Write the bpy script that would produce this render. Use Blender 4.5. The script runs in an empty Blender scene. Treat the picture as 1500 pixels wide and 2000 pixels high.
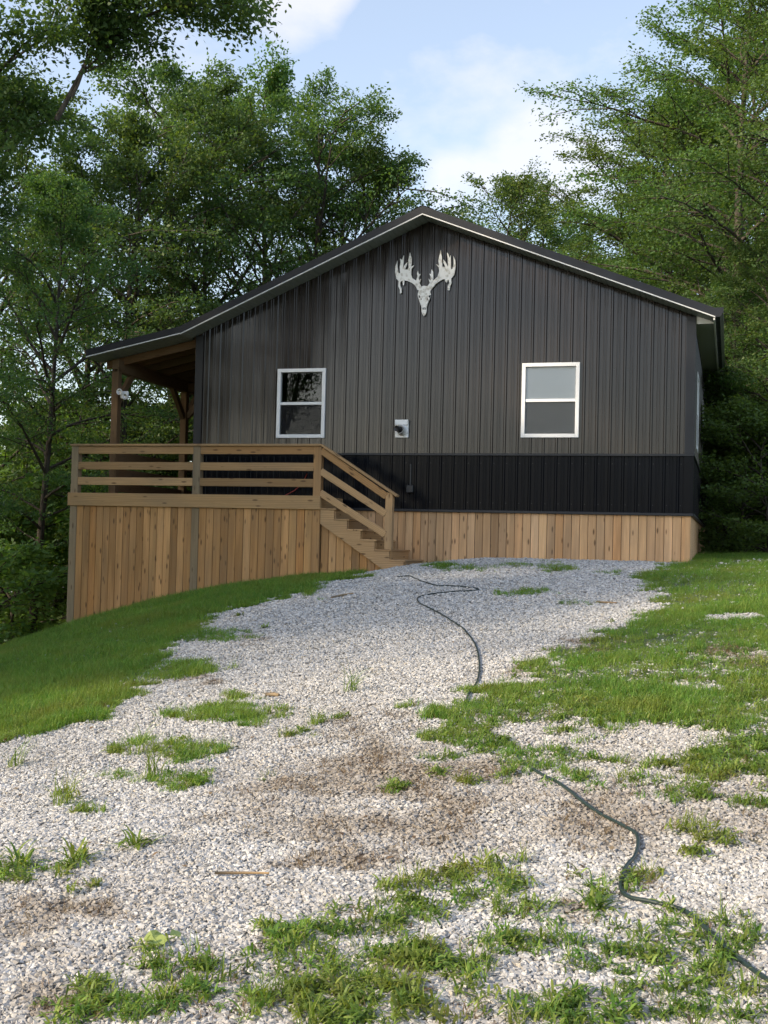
import bpy, bmesh, math, random
import numpy as np
from mathutils import Matrix, Vector
from mathutils.geometry import tessellate_polygon
random.seed(7); rng = np.random.default_rng(7)
S = bpy.context.scene; COL = S.collection
R = math.radians
# ---------------------------------------------------------------- camera
F_PX, YAW, PITCH, ROLL = 2318.5, .2848, .0283, .0251
EYE = np.array([9.792, -20.568, -.677])          # z = 0 is the top of the wooden skirt
FW = np.array([-math.sin(YAW)*math.cos(PITCH), math.cos(YAW)*math.cos(PITCH), math.sin(PITCH)])
_r = np.array([math.cos(YAW), math.sin(YAW), 0.]); _u = np.cross(_r, FW)
RT = math.cos(ROLL)*_r + math.sin(ROLL)*_u; UP = -math.sin(ROLL)*_r + math.cos(ROLL)*_u
cam = bpy.data.cameras.new('camera'); co = bpy.data.objects.new('camera', cam); COL.objects.link(co)
cam.sensor_fit = 'HORIZONTAL'; cam.sensor_width = 36; cam.lens = F_PX/1500*36; cam.clip_end = 2000
co.matrix_world = Matrix(((RT[0], UP[0], -FW[0], EYE[0]), (RT[1], UP[1], -FW[1], EYE[1]), (RT[2], UP[2], -FW[2], EYE[2]), (0, 0, 0, 1)))
S.camera = co
# ---------------------------------------------------------------- sky and sun
SUN_AZ = math.atan2(-.62, -.785)                  # direction towards the sun, from the left and a little in front of the gable wall
SUN_EL = R(27)
sd = Vector((math.cos(SUN_AZ)*math.cos(SUN_EL), math.sin(SUN_AZ)*math.cos(SUN_EL), math.sin(SUN_EL)))
sl = bpy.data.lights.new('sun', 'SUN'); sl.energy = 2.0; sl.angle = R(2.5); sl.color = (1, .82, .58)
so = bpy.data.objects.new('sun', sl); COL.objects.link(so)
so.rotation_euler = (-sd).to_track_quat('-Z', 'Y').to_euler(); so.location = (-20, -20, 30)
W = bpy.data.worlds.new('World'); S.world = W; W.use_nodes = True
wt = W.node_tree; wn = wt.nodes; wl = wt.links; wn.clear()
def wnode(t, **k):
    n = wn.new(t)
    for a, v in k.items(): setattr(n, a, v)
    return n
sky = wnode('ShaderNodeTexSky', sky_type='NISHITA', sun_disc=False); sky.sun_elevation = SUN_EL
sky.sun_rotation = math.atan2(sd.x, sd.y); sky.air_density = 1.1; sky.dust_density = 1.6; sky.ozone_density = 1.3
tc = wnode('ShaderNodeTexCoord'); mp = wnode('ShaderNodeMapping'); mp.inputs['Scale'].default_value = (1, 1, 1.7); mp.inputs['Location'].default_value = (.35, .2, .12)
nz = wnode('ShaderNodeTexNoise'); nz.inputs['Scale'].default_value = 4.6; nz.inputs['Detail'].default_value = 8; nz.inputs['Roughness'].default_value = .55
cr = wnode('ShaderNodeValToRGB'); cr.color_ramp.elements[0].position = .58; cr.color_ramp.elements[1].position = .74
mx = wnode('ShaderNodeMixRGB'); mx.inputs[2].default_value = (3.5, 3.35, 3.45, 1)
bg = wnode('ShaderNodeBackground'); bg.inputs['Strength'].default_value = .108
ow = wnode('ShaderNodeOutputWorld'); hs_ = wnode('ShaderNodeHueSaturation'); hs_.inputs['Saturation'].default_value = .80
veil = wnode('ShaderNodeMixRGB'); veil.inputs[0].default_value = .22; veil.inputs[2].default_value = (1.75, 1.85, 2.2, 1)     # thin summer haze over the whole dome
fac = nz.outputs[0]
for (cx_, cy_, w_, amp) in ((1050, 320, 3.2, .20), (600, 0, 3.2, .20), (895, 365, 2.2, .16), (1180, 350, 2.6, .16)):            # where the cumulus heads stand
    d_ = FW + RT*(cx_-750)/F_PX + UP*(1000-cy_)/F_PX; d_ = d_/np.linalg.norm(d_)
    dp = wnode('ShaderNodeVectorMath', operation='DOT_PRODUCT'); dp.inputs[1].default_value = tuple(d_); nrm_ = wnode('ShaderNodeVectorMath', operation='NORMALIZE')
    wl.new(tc.outputs['Generated'], nrm_.inputs[0]); wl.new(nrm_.outputs[0], dp.inputs[0])
    mr = wnode('ShaderNodeMapRange', interpolation_type='SMOOTHSTEP'); mr.inputs[1].default_value = math.cos(R(w_)); mr.inputs[2].default_value = 1.; mr.inputs[3].default_value = 0; mr.inputs[4].default_value = amp; wl.new(dp.outputs['Value'], mr.inputs[0])
    ad_ = wnode('ShaderNodeMath', operation='ADD'); wl.new(fac, ad_.inputs[0]); wl.new(mr.outputs[0], ad_.inputs[1]); fac = ad_.outputs[0]
mul = wnode('ShaderNodeMath', operation='MULTIPLY'); mul.inputs[1].default_value = .6
wl.new(tc.outputs['Generated'], mp.inputs[0]); wl.new(mp.outputs[0], nz.inputs['Vector']); wl.new(fac, cr.inputs[0])
wl.new(cr.outputs[0], mul.inputs[0]); wl.new(mul.outputs[0], mx.inputs[0]); wl.new(sky.outputs[0], hs_.inputs['Color']); wl.new(hs_.outputs[0], veil.inputs[1]); wl.new(veil.outputs[0], mx.inputs[1]); wl.new(mx.outputs[0], bg.inputs[0]); wl.new(bg.outputs[0], ow.inputs[0])
S.view_settings.view_transform = 'Standard'; S.view_settings.look = 'None'; S.view_settings.exposure = 1.62; S.view_settings.gamma = 1
S.cycles.max_bounces = 6; S.cycles.transparent_max_bounces = 8; S.cycles.diffuse_bounces = 3; S.cycles.glossy_bounces = 3
S.cycles.caustics_reflective = False; S.cycles.caustics_refractive = False; S.cycles.sample_clamp_indirect = 4
# ---------------------------------------------------------------- helpers
def ray(px, py): return FW + RT*(px-750)/F_PX + UP*(1000-py)/F_PX
def onY(px, py, y): d = ray(px, py); return EYE + d*(y-EYE[1])/d[1]
def to_px(P):
    d = np.asarray(P, float) - EYE; z = d@FW; z = np.where(z > .2, z, .2)
    return 750 + F_PX*(d@RT)/z, 1000 - F_PX*(d@UP)/z
def tag(o, label=None, cat=None, group=None, kind=None):
    for k, v in (('label', label), ('category', cat), ('group', group), ('kind', kind)):
        if v: o[k] = v
    return o
def par(o, p):
    if p is not None:
        o.parent = p; o.matrix_parent_inverse = p.matrix_basis.inverted()
    return o
def thing(name, label, cat, loc=(0, 0, 0), group=None):
    o = bpy.data.objects.new(name, None); COL.objects.link(o); o.location = loc; o.empty_display_size = .2
    o.matrix_basis = Matrix.Translation(loc)
    return tag(o, label, cat, group)
def link(name, me, parent=None, mat=None):
    o = bpy.data.objects.new(name, me); COL.objects.link(o)
    if mat is not None and not me.materials: me.materials.append(mat)
    return par(o, parent)
def mesh(name, verts, faces, mat=None, parent=None, smooth=False):
    me = bpy.data.meshes.new(name); me.from_pydata([tuple(v) for v in verts], [], faces)
    if smooth: me.polygons.foreach_set('use_smooth', [True]*len(me.polygons))
    me.update(); return link(name, me, parent, mat)
def np_mesh(name, V, nper, mat=None, attr=None):
    """many small polygons with nper corners each, corners stored in order"""
    V = np.asarray(V, np.float32).reshape(-1, 3); n = len(V)//nper
    me = bpy.data.meshes.new(name); me.vertices.add(len(V)); me.vertices.foreach_set('co', V.ravel())
    me.loops.add(len(V)); me.loops.foreach_set('vertex_index', np.arange(len(V), dtype=np.int32))
    me.polygons.add(n); me.polygons.foreach_set('loop_start', np.arange(0, len(V), nper, dtype=np.int32))
    if attr is not None:
        a = me.attributes.new('tint', 'FLOAT', 'FACE'); a.data.foreach_set('value', np.asarray(attr, np.float32))
    me.update(calc_edges=True); me.validate()
    if mat: me.materials.append(mat)
    return me
BOXF = [(0, 3, 2, 1), (4, 5, 6, 7), (0, 1, 5, 4), (1, 2, 6, 5), (2, 3, 7, 6), (3, 0, 4, 7)]
def boxv(x0, x1, y0, y1, z0, z1):
    return [(x0, y0, z0), (x1, y0, z0), (x1, y1, z0), (x0, y1, z0), (x0, y0, z1), (x1, y0, z1), (x1, y1, z1), (x0, y1, z1)]
def box(name, x0, x1, y0, y1, z0, z1, mat, parent=None, bev=0):
    me = bpy.data.meshes.new(name); me.from_pydata(boxv(x0, x1, y0, y1, z0, z1), [], BOXF)
    if bev: bevel(me, bev)
    return link(name, me, parent, mat)
def bevel(me, w, seg=1):
    bm = bmesh.new(); bm.from_mesh(me)
    bmesh.ops.bevel(bm, geom=bm.edges[:], offset=w, segments=seg, affect='EDGES'); bm.to_mesh(me); bm.free()
LUM = {}
def lumber(name, p0, p1, wy, wz, mat, parent, up=(0, 0, 1)):
    """a board along p0-p1 (local X is the grain), wy thick sideways, wz deep along 'up'"""
    p0, p1 = Vector(p0), Vector(p1); L = (p1-p0).length
    key = (round(L, 3), round(wy, 3), round(wz, 3), mat.name)
    if key not in LUM:
        me = bpy.data.meshes.new(name); me.from_pydata(boxv(0, L, -wy/2, wy/2, -wz/2, wz/2), [], BOXF)
        bevel(me, min(.005, wy*.2, wz*.2)); me.materials.append(mat); LUM[key] = me
    o = bpy.data.objects.new(name, LUM[key]); COL.objects.link(o)
    x = (p1-p0).normalized(); z = Vector(up); z = (z - x*z.dot(x)).normalized(); y = z.cross(x)
    o.matrix_basis = Matrix(((x.x, y.x, z.x, p0.x), (x.y, y.y, z.y, p0.y), (x.z, y.z, z.z, p0.z), (0, 0, 0, 1)))
    return par(o, parent)
def prism(name, poly, y0, y1, mat, parent=None, holes=()):
    """polygon in x,z pushed from y0 to y1"""
    loops = [list(poly)] + [list(h) for h in holes]; flat = [p for l in loops for p in l]; n = len(flat)
    tris = tessellate_polygon([[Vector((p[0], p[1], 0)) for p in l] for l in loops])
    V = [(p[0], y0, p[1]) for p in flat] + [(p[0], y1, p[1]) for p in flat]; Fc = []
    for t in tris: Fc += [tuple(t), tuple(i+n for i in reversed(t))]
    k = 0
    for l in loops:
        m = len(l)
        for i in range(m): a, b = k+i, k+(i+1) % m; Fc.append((a, b, b+n, a+n))
        k += m
    o = mesh(name, V, Fc, mat, parent)
    bm = bmesh.new(); bm.from_mesh(o.data); bmesh.ops.recalc_face_normals(bm, faces=bm.faces[:]); bm.to_mesh(o.data); bm.free()
    return o
def tube_data(pts, rad, seg=8, cap=True):
    pts = [np.asarray(p, float) for p in pts]; n = len(pts); V = []; Fc = []
    rad = [rad]*n if np.isscalar(rad) else list(rad)
    for i, p in enumerate(pts):
        t = pts[min(i+1, n-1)] - pts[max(i-1, 0)]; t = t/(np.linalg.norm(t)+1e-9)
        a = np.cross(t, [0, 0, 1.]) if abs(t[2]) < .95 else np.cross(t, [1., 0, 0]); a /= np.linalg.norm(a); b = np.cross(t, a)
        for k in range(seg):
            th = 2*math.pi*k/seg; V.append(p + rad[i]*(math.cos(th)*a + math.sin(th)*b))
    for i in range(n-1):
        for k in range(seg): k2 = (k+1) % seg; Fc.append((i*seg+k, i*seg+k2, (i+1)*seg+k2, (i+1)*seg+k))
    if cap: Fc += [tuple(range(seg)), tuple((n-1)*seg+k for k in reversed(range(seg)))]
    return V, Fc
def tube(name, pts, rad, mat, parent=None, seg=8):
    V, Fc = tube_data(pts, rad, seg); return mesh(name, V, Fc, mat, parent, True)
def hash2(i, j, s=0):
    h = np.sin(i*127.1 + j*311.7 + s*74.7)*43758.5453; return h - np.floor(h)
def vnoise(x, y, s=0):
    xi, yi = np.floor(x), np.floor(y); fx, fy = x-xi, y-yi; fx = fx*fx*(3-2*fx); fy = fy*fy*(3-2*fy)
    return (hash2(xi, yi, s)*(1-fx)+hash2(xi+1, yi, s)*fx)*(1-fy) + (hash2(xi, yi+1, s)*(1-fx)+hash2(xi+1, yi+1, s)*fx)*fy
def fbm(x, y, s=0, o=4):
    r = 0; a = .5
    for k in range(o): r = r + a*vnoise(x*2**k, y*2**k, s+k*13); a *= .5
    return r/(1-.5**o)
def sstep(a, b, x): t = np.clip((x-a)/(b-a), 0, 1); return t*t*(3-2*t)
# ---------------------------------------------------------------- materials
class Mat:
    def __init__(s, name, col=(.5, .5, .5), rough=.6, metal=0, spec=.5):
        s.m = bpy.data.materials.new(name); s.m.use_nodes = True; s.t = s.m.node_tree
        s.b = s.t.nodes['Principled BSDF']; s.out = s.t.nodes['Material Output']
        s.b.inputs['Base Color'].default_value = (*col, 1); s.b.inputs['Roughness'].default_value = rough
        s.b.inputs['Metallic'].default_value = metal; s.b.inputs['Specular IOR Level'].default_value = spec
    def n(s, t, ins=None, **k):
        n = s.t.nodes.new(t)
        for a, v in k.items(): setattr(n, a, v)
        for a, v in (ins or {}).items():
            if isinstance(v, bpy.types.NodeSocket): s.t.links.new(v, n.inputs[a])
            else: n.inputs[a].default_value = v
        return n
    def l(s, a, b): s.t.links.new(a, b)
    def ramp(s, fac, stops):
        n = s.n('ShaderNodeValToRGB'); e = n.color_ramp.elements
        while len(e) > 1: e.remove(e[-1])
        e[0].position = stops[0][0]; e[0].color = (*stops[0][1], 1)
        for p, c in stops[1:]: q = e.new(p); q.color = (*c, 1)
        s.l(fac, n.inputs[0]); return n.outputs[0]
    def mix(s, f, a, b, bt='MIX'):
        n = s.n('ShaderNodeMixRGB', blend_type=bt)
        for i, v in enumerate((f, a, b)):
            if isinstance(v, bpy.types.NodeSocket): s.l(v, n.inputs[i])
            else: n.inputs[i].default_value = v if i == 0 else (*v, 1)
        return n.outputs[0]
    def noise(s, vec, scale, detail=4, rough=.55):
        n = s.n('ShaderNodeTexNoise', {'Scale': scale, 'Detail': detail, 'Roughness': rough})
        if vec is not None: s.l(vec, n.inputs['Vector'])
        return n.outputs[0]
    def mapped(s, vec, scale=(1, 1, 1), loc=None):
        n = s.n('ShaderNodeMapping', {'Scale': scale}); s.l(vec, n.inputs[0])
        if loc is not None: s.l(loc, n.inputs['Location'])
        return n.outputs[0]
    def bump(s, h, strength=.3, dist=.01):
        n = s.n('ShaderNodeBump', {'Strength': strength, 'Distance': dist, 'Height': h}); s.l(n.outputs[0], s.b.inputs['Normal'])
    def math(s, op, a, b=0.):
        n = s.n('ShaderNodeMath', operation=op)
        for i, v in enumerate((a, b)):
            if isinstance(v, bpy.types.NodeSocket): s.l(v, n.inputs[i])
            else: n.inputs[i].default_value = v
        return n.outputs[0]
def wood(name, light, dark, grey=0.):
    M = Mat(name, rough=.75, spec=.25)
    oi = M.n('ShaderNodeObjectInfo'); tc = M.n('ShaderNodeTexCoord')
    off = M.n('ShaderNodeCombineXYZ', {'X': M.math('MULTIPLY', oi.outputs['Random'], 37.), 'Y': M.math('MULTIPLY', oi.outputs['Random'], 91.), 'Z': M.math('MULTIPLY', oi.outputs['Random'], 53.)}).outputs[0]
    v = M.mapped(tc.outputs['Object'], (1, 1, 1), off)
    warp = M.noise(M.mapped(v, (1.6, 9, 9)), 1., 3)
    g = M.n('ShaderNodeVectorMath', operation='ADD'); M.l(M.mapped(v, (.8, 26, 26)), g.inputs[0]); M.l(warp, g.inputs[1])
    grain = M.noise(g.outputs[0], 1.6, 6, .65)
    rings = M.n('ShaderNodeTexWave', {'Scale': 1., 'Distortion': 7., 'Detail': 2., 'Detail Scale': .6}, wave_type='BANDS', bands_direction='Z'); M.l(M.mapped(v, (.9, 11, 11)), rings.inputs[0])
    c = M.ramp(grain, [(.25, dark), (.75, light)])
    c = M.mix(M.math('MULTIPLY', rings.outputs[1], .38), c, tuple(a*.5 for a in dark))
    tone = M.ramp(oi.outputs['Random'], [(0, (.62, .56, .48)), (.2, (1.0, .90, .76)), (.4, (.80, .72, .62)), (.6, (1.22, 1.14, 1.04)), (.8, (.92, .74, .55)), (1, (1.12, 1.06, .92))])
    c = M.mix(1., c, tone, 'MULTIPLY')
    kn = M.n('ShaderNodeTexVoronoi', {'Scale': 1., 'Randomness': 1.}); M.l(M.mapped(v, (3.2, 11, 11)), kn.inputs['Vector'])
    kf = M.ramp(kn.outputs['Distance'], [(.10, (1, 1, 1)), (.22, (0, 0, 0))])
    c = M.mix(M.math('MULTIPLY', kf, .8), c, (.085, .042, .02))
    st = M.noise(M.mapped(tc.outputs['Object'], (.6, 2, 2), off), 1.3, 4)
    c = M.mix(M.math('MULTIPLY', M.ramp(st, [(.45, (0, 0, 0)), (.7, (1, 1, 1))]), .28+grey*.4), c, (.20, .165, .12))
    M.l(c, M.b.inputs['Base Color']); M.bump(grain, .35, .004)
    return M.m
def make_mats():
    D = {}
    D['skirt'] = wood('skirt_pine', (.76, .55, .36), (.58, .38, .225))
    D['deckskirt'] = wood('aged_pine', (.60, .375, .185), (.43, .25, .115), .05)
    D['rail'] = wood('rail_pine', (.52, .36, .205), (.37, .245, .135), .2)
    D['post'] = wood('grey_post_pine', (.34, .28, .20), (.23, .185, .125), .6)
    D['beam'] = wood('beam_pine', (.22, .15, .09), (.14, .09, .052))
    def metal(name, col, rough, spec=.45):
        M = Mat(name, col, rough, 0, .5); tc = M.n('ShaderNodeTexCoord')
        n = M.noise(M.mapped(tc.outputs['Object'], (3, 3, .35)), 2., 5)
        M.l(M.ramp(n, [(.3, tuple(c*.95 for c in col)), (.7, tuple(c*1.06 for c in col))]), M.b.inputs['Base Color'])
        M.l(M.ramp(M.noise(M.mapped(tc.outputs['Object'], (2, 2, .6)), 3., 4), [(.3, (rough*.85,)*3), (.7, (rough*1.2,)*3)]), M.b.inputs['Roughness'])
        M.b.inputs['Specular IOR Level'].default_value = spec
        if rough < .3:
            M.bump(M.noise(M.mapped(tc.outputs['Object'], (5, 5, .10)), 1., 0), .35, .02)
            oi = M.n('ShaderNodeObjectInfo'); hv = M.n('ShaderNodeHueSaturation', {'Color': M.b.inputs['Base Color'].links[0].from_socket, 'Value': M.math('ADD', M.math('MULTIPLY', oi.outputs['Random'], .3), .85)}); M.l(hv.outputs[0], M.b.inputs['Base Color'])
        return M.m
    D['siding'] = metal('charcoal_siding', (.024, .0188, .0168), .13, .46)
    D['black'] = metal('black_wainscot', (.003, .0042, .0075), .18, .09)
    D['trim'] = metal('dark_trim', (.016, .018, .023), .4, .35)
    D['roof'] = metal('dark_roof_metal', (.012, .014, .019), .45, .35)
    D['gutter'] = metal('black_gutter', (.012, .014, .018), .4)
    D['white'] = Mat('white_vinyl', (.80, .81, .82), .4).m
    M = Mat('soffit_vinyl', (.24, .265, .26), .5); D['soffit'] = M.m
    M = Mat('aluminium_edge', (.72, .73, .74), .35); D['edge'] = M.m
    M = Mat('blind', (.88, .89, .90), .8); D['blind'] = M.m
    M = Mat('insect_screen', (.02, .02, .022), .9)
    tr = M.n('ShaderNodeBsdfTransparent'); ms = M.n('ShaderNodeMixShader', {0: .30}); M.l(tr.outputs[0], ms.inputs[1]); M.l(M.b.outputs[0], ms.inputs[2]); M.l(ms.outputs[0], M.out.inputs[0]); D['screen'] = M.m
    M = Mat('window_glass'); tr = M.n('ShaderNodeBsdfTransparent', {'Color': (.95, .96, .96, 1)}); gl = M.n('ShaderNodeBsdfGlossy', {'Roughness': .0})
    lw = M.n('ShaderNodeFresnel', {'IOR': 1.45}); ms = M.n('ShaderNodeMixShader'); M.l(lw.outputs[0], ms.inputs[0]); M.l(tr.outputs[0], ms.inputs[1]); M.l(gl.outputs[0], ms.inputs[2]); M.l(ms.outputs[0], M.out.inputs[0]); D['glass'] = M.m
    D['room'] = Mat('room_paint', (.06, .06, .06), .9).m
    D['plastic_black'] = Mat('black_plastic', (.012, .012, .014), .45).m
    M = Mat('skull_paint', (.74, .72, .66), .5); tc = M.n('ShaderNodeTexCoord')
    M.l(M.ramp(M.noise(tc.outputs['Object'], 14., 5), [(.35, (.50, .47, .41)), (.5, (.84, .83, .80)), (.8, (.88, .88, .85))]), M.b.inputs['Base Color']); D['skull'] = M.m
    D['hose'] = Mat('green_hose', (.014, .028, .026), .4).m
    D['cord'] = Mat('red_cord', (.30, .03, .02), .5).m
    def leaf(name, c0, c1, c2, trans=.42, patch=0.):
        M = Mat(name, rough=.5, spec=.28); at = M.n('ShaderNodeAttribute', attribute_name='tint'); oi = M.n('ShaderNodeObjectInfo')
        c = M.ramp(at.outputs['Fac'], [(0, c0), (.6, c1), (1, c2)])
        if patch:
            geo = M.n('ShaderNodeNewGeometry'); pn = M.noise(geo.outputs['Position'], 1.1, 5, .6)
            c = M.mix(M.math('MULTIPLY', M.ramp(pn, [(.46, (0, 0, 0)), (.66, (1, 1, 1))]), patch), c, (.26, .25, .065))
            c = M.mix(M.math('MULTIPLY', M.ramp(pn, [(.30, (1, 1, 1)), (.44, (0, 0, 0))]), patch*.8), c, (.035, .085, .018))
        hs = M.n('ShaderNodeHueSaturation', {'Color': c, 'Hue': M.math('ADD', M.math('MULTIPLY', oi.outputs['Random'], .035), .483), 'Value': M.math('ADD', M.math('MULTIPLY', oi.outputs['Random'], .35), .82)})
        M.l(hs.outputs[0], M.b.inputs['Base Color'])
        tl = M.n('ShaderNodeBsdfTranslucent'); M.l(M.mix(1., hs.outputs[0], (1.25, 1.2, .42), 'MULTIPLY'), tl.inputs[0])
        ms = M.n('ShaderNodeMixShader', {0: trans}); M.l(M.b.outputs[0], ms.inputs[1]); M.l(tl.outputs[0], ms.inputs[2]); M.l(ms.outputs[0], M.out.inputs[0])
        return M.m
    D['leaf'] = leaf('broadleaf', (.056, .120, .050), (.095, .175, .060), (.19, .23, .065), .48)
    D['leafwarm'] = leaf('warm_broadleaf', (.062, .120, .046), (.105, .175, .058), (.18, .22, .068), .48)
    D['shrubleaf'] = leaf('brightened_shrub_leaf', (.085, .165, .060), (.14, .235, .072), (.25, .31, .09), .5)  # leaf colour brightened to stand in for light the shaded shrubs lack
    D['grass'] = leaf('lawn_blade', (.085, .190, .034), (.145, .285, .050), (.27, .35, .085), .45, .42)
    D['weed'] = leaf('weed_blade', (.085, .165, .030), (.16, .26, .045), (.28, .33, .085), .42, .5)
    D['straw'] = leaf('dry_straw', (.12, .075, .04), (.20, .14, .085), (.30, .23, .14), .2)
    M = Mat('bark', rough=.9, spec=.2); tc = M.n('ShaderNodeTexCoord')
    n = M.noise(M.mapped(tc.outputs['Object'], (9, 9, 1.6)), 2., 6)
    M.l(M.ramp(n, [(.3, (.030, .024, .019)), (.7, (.10, .088, .074))]), M.b.inputs['Base Color']); M.bump(n, .6, .03); D['bark'] = M.m
    # ground: soil under everything, tinted by where grass roots or dirt lie
    M = Mat('soil_and_fines', rough=.95, spec=.15); geo = M.n('ShaderNodeNewGeometry'); p = geo.outputs['Position']
    ag = M.n('ShaderNodeAttribute', attribute_name='grass').outputs['Fac']; ad = M.n('ShaderNodeAttribute', attribute_name='dirt').outputs['Fac']
    nn = M.noise(p, 1.6, 6); nf = M.noise(p, 60., 3)
    vo = M.n('ShaderNodeTexVoronoi', {'Scale': 42.}); M.l(p, vo.inputs['Vector'])
    grav = M.ramp(nf, [(.3, (.15, .145, .135)), (.7, (.34, .34, .335))])
    grav = M.mix(M.ramp(vo.outputs['Distance'], [(.0, (0, 0, 0)), (.6, (.7, .7, .7))]), grav, (.10, .09, .075))
    dirt = M.ramp(nn, [(.3, (.065, .052, .040)), (.7, (.16, .125, .09))])
    turf = M.ramp(nn, [(.3, (.035, .072, .016)), (.7, (.070, .115, .030))])
    c = M.mix(ad, grav, dirt); c = M.mix(ag, c, turf); M.l(c, M.b.inputs['Base Color']); M.bump(nf, .5, .01); D['ground'] = M.m
    M = Mat('limestone_chip', rough=.85, spec=.25); oi = M.n('ShaderNodeObjectInfo'); geo = M.n('ShaderNodeNewGeometry')
    at = M.n('ShaderNodeAttribute', attribute_name='dirt', attribute_type='INSTANCER').outputs['Fac']
    c = M.ramp(oi.outputs['Random'], [(0, (.22, .22, .22)), (.25, (.36, .362, .365)), (.6, (.47, .472, .475)), (.88, (.60, .60, .60)), (1, (.46, .42, .35))])
    c = M.mix(M.math('MULTIPLY', M.noise(geo.outputs['Position'], 90., 2), .3), c, (.27, .25, .22))
    c = M.mix(M.math('MULTIPLY', at, .7), c, (.19, .157, .12)); M.l(c, M.b.inputs['Base Color']); D['stone'] = M.m
    return D
M_ = make_mats()
# ---------------------------------------------------------------- terrain
CP = np.array([(-1.85, -1.25, -2.52), (-.65, -1.25, -2.1), (.355, -1.25, -1.74), (1.34, -1.25, -1.5), (2.3, -1.25, -1.31), (2.96, -1.25, -1.22), (3.88, -1.25, -1.16), (4.35, -1.25, -1.05),
    (4.6, 0, -1.0), (5.67, 0, -.87), (6.66, 0, -.85), (7.9, 0, -.85), (9.1, 0, -.83), (9.4, 6, -.74), (10, 13, -.66), (14, 8, -.5), (13, 0, -.62), (18, 0, -.3), (16, -10, -1.05), (14, -18, -1.95),
    (9.8, -20.6, -2.25), (8.7, -16.7, -2.12), (7.5, -17.1, -2.18), (9.9, -16.2, -2.05), (4.4, -12.5, -2.27), (9, -12, -1.78), (6.5, -8, -1.62), (7.5, -4, -1.12), (11, -6, -1.2), (.53, -6.84, -2.28), (-2.07, -3, -2.73),
    (-4, -2, -4.0), (-3, -8, -3.7), (2, -15, -2.9), (4, -21, -2.9), (-8, -1, -6.2), (-8, -14, -6), (-2, 4, -3.2), (-5, 6, -5.2), (-2, 12, -4.2), (4, 6, -1.3), (4, 14, -2.2), (-12, 10, -9), (16, 16, -.4)])
def _tps(A, B):
    r2 = ((A[:, None, :2]-B[None, :, :2])**2).sum(2); return .5*r2*np.log(r2+1e-9)
_n = len(CP); _A = np.zeros((_n+3, _n+3)); _A[:_n, :_n] = _tps(CP, CP) + np.eye(_n)*.02; _A[:_n, _n] = 1; _A[:_n, _n+1:] = CP[:, :2]; _A[_n, :_n] = 1; _A[_n+1:, :_n] = CP[:, :2].T
_w = np.linalg.solve(_A, np.r_[CP[:, 2], 0, 0, 0])
def ground(x, y, fine=True):
    x = np.atleast_1d(np.asarray(x, float)); y = np.atleast_1d(np.asarray(y, float)); P = np.c_[x, y]
    z = np.concatenate([_tps(P[i:i+20000], CP)@_w[:_n] for i in range(0, len(P), 20000)]) + _w[_n] + P@_w[_n+1:]
    far = np.where(x < 4, -2 - .42*np.clip(4-x, 0, 34), -2 + .1*np.clip(x-4, 0, 14)) - .05*np.clip(y-14, 0, 60)
    k = sstep(12, 26, np.hypot(x-5, y+6)); z = z*(1-k) + far*k
    if fine: z = z + .05*(fbm(x*.9, y*.9, 3)-.5) + .02*(fbm(x*5, y*5, 9, 2)-.5)
    return z
def gz(x, y): return float(ground(x, y)[0])
def on_ground(px, py):
    d = ray(px, py); t = 2.
    for i in range(4000):
        p = EYE + d*t
        if p[2] < ground(p[0], p[1])[0]: break
        t += .05
    return p[0], p[1], gz(p[0], p[1])
# where the gravel lies, traced from the photograph and read on the ground
GRAVEL = np.array([(720, 1124), (600, 1147), (530, 1172), (470, 1187), (420, 1205), (380, 1230), (350, 1250), (320, 1275), (280, 1302), (300, 1325), (290, 1345), (250, 1370), (190, 1400), (130, 1420), (0, 1450), (-300, 1520), (-900, 2000), (-900, 4000), (2600, 4000), (2600, 1650), (1500, 1545), (1350, 1530), (1200, 1495), (1060, 1515), (1000, 1537), (915, 1512), (895, 1480), (840, 1445), (835, 1395), (930, 1355), (1030, 1330), (1070, 1300), (1100, 1270), (1200, 1220), (1275, 1195), (1290, 1160), (1230, 1135), (1275, 1116), (1345, 1099), (1345, 1060), (720, 1060)], float)
BARE = [(1075, 1437, 80, 18), (1290, 1455, 125, 42), (1480, 1535, 60, 25), (1460, 1280, 40, 7), (1345, 1278, 30, 6), (1470, 1410, 30, 10), (1110, 1370, 20, 8), (1380, 1345, 60, 8), (1430, 1205, 40, 6), (1300, 1340, 30, 5)]
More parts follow.
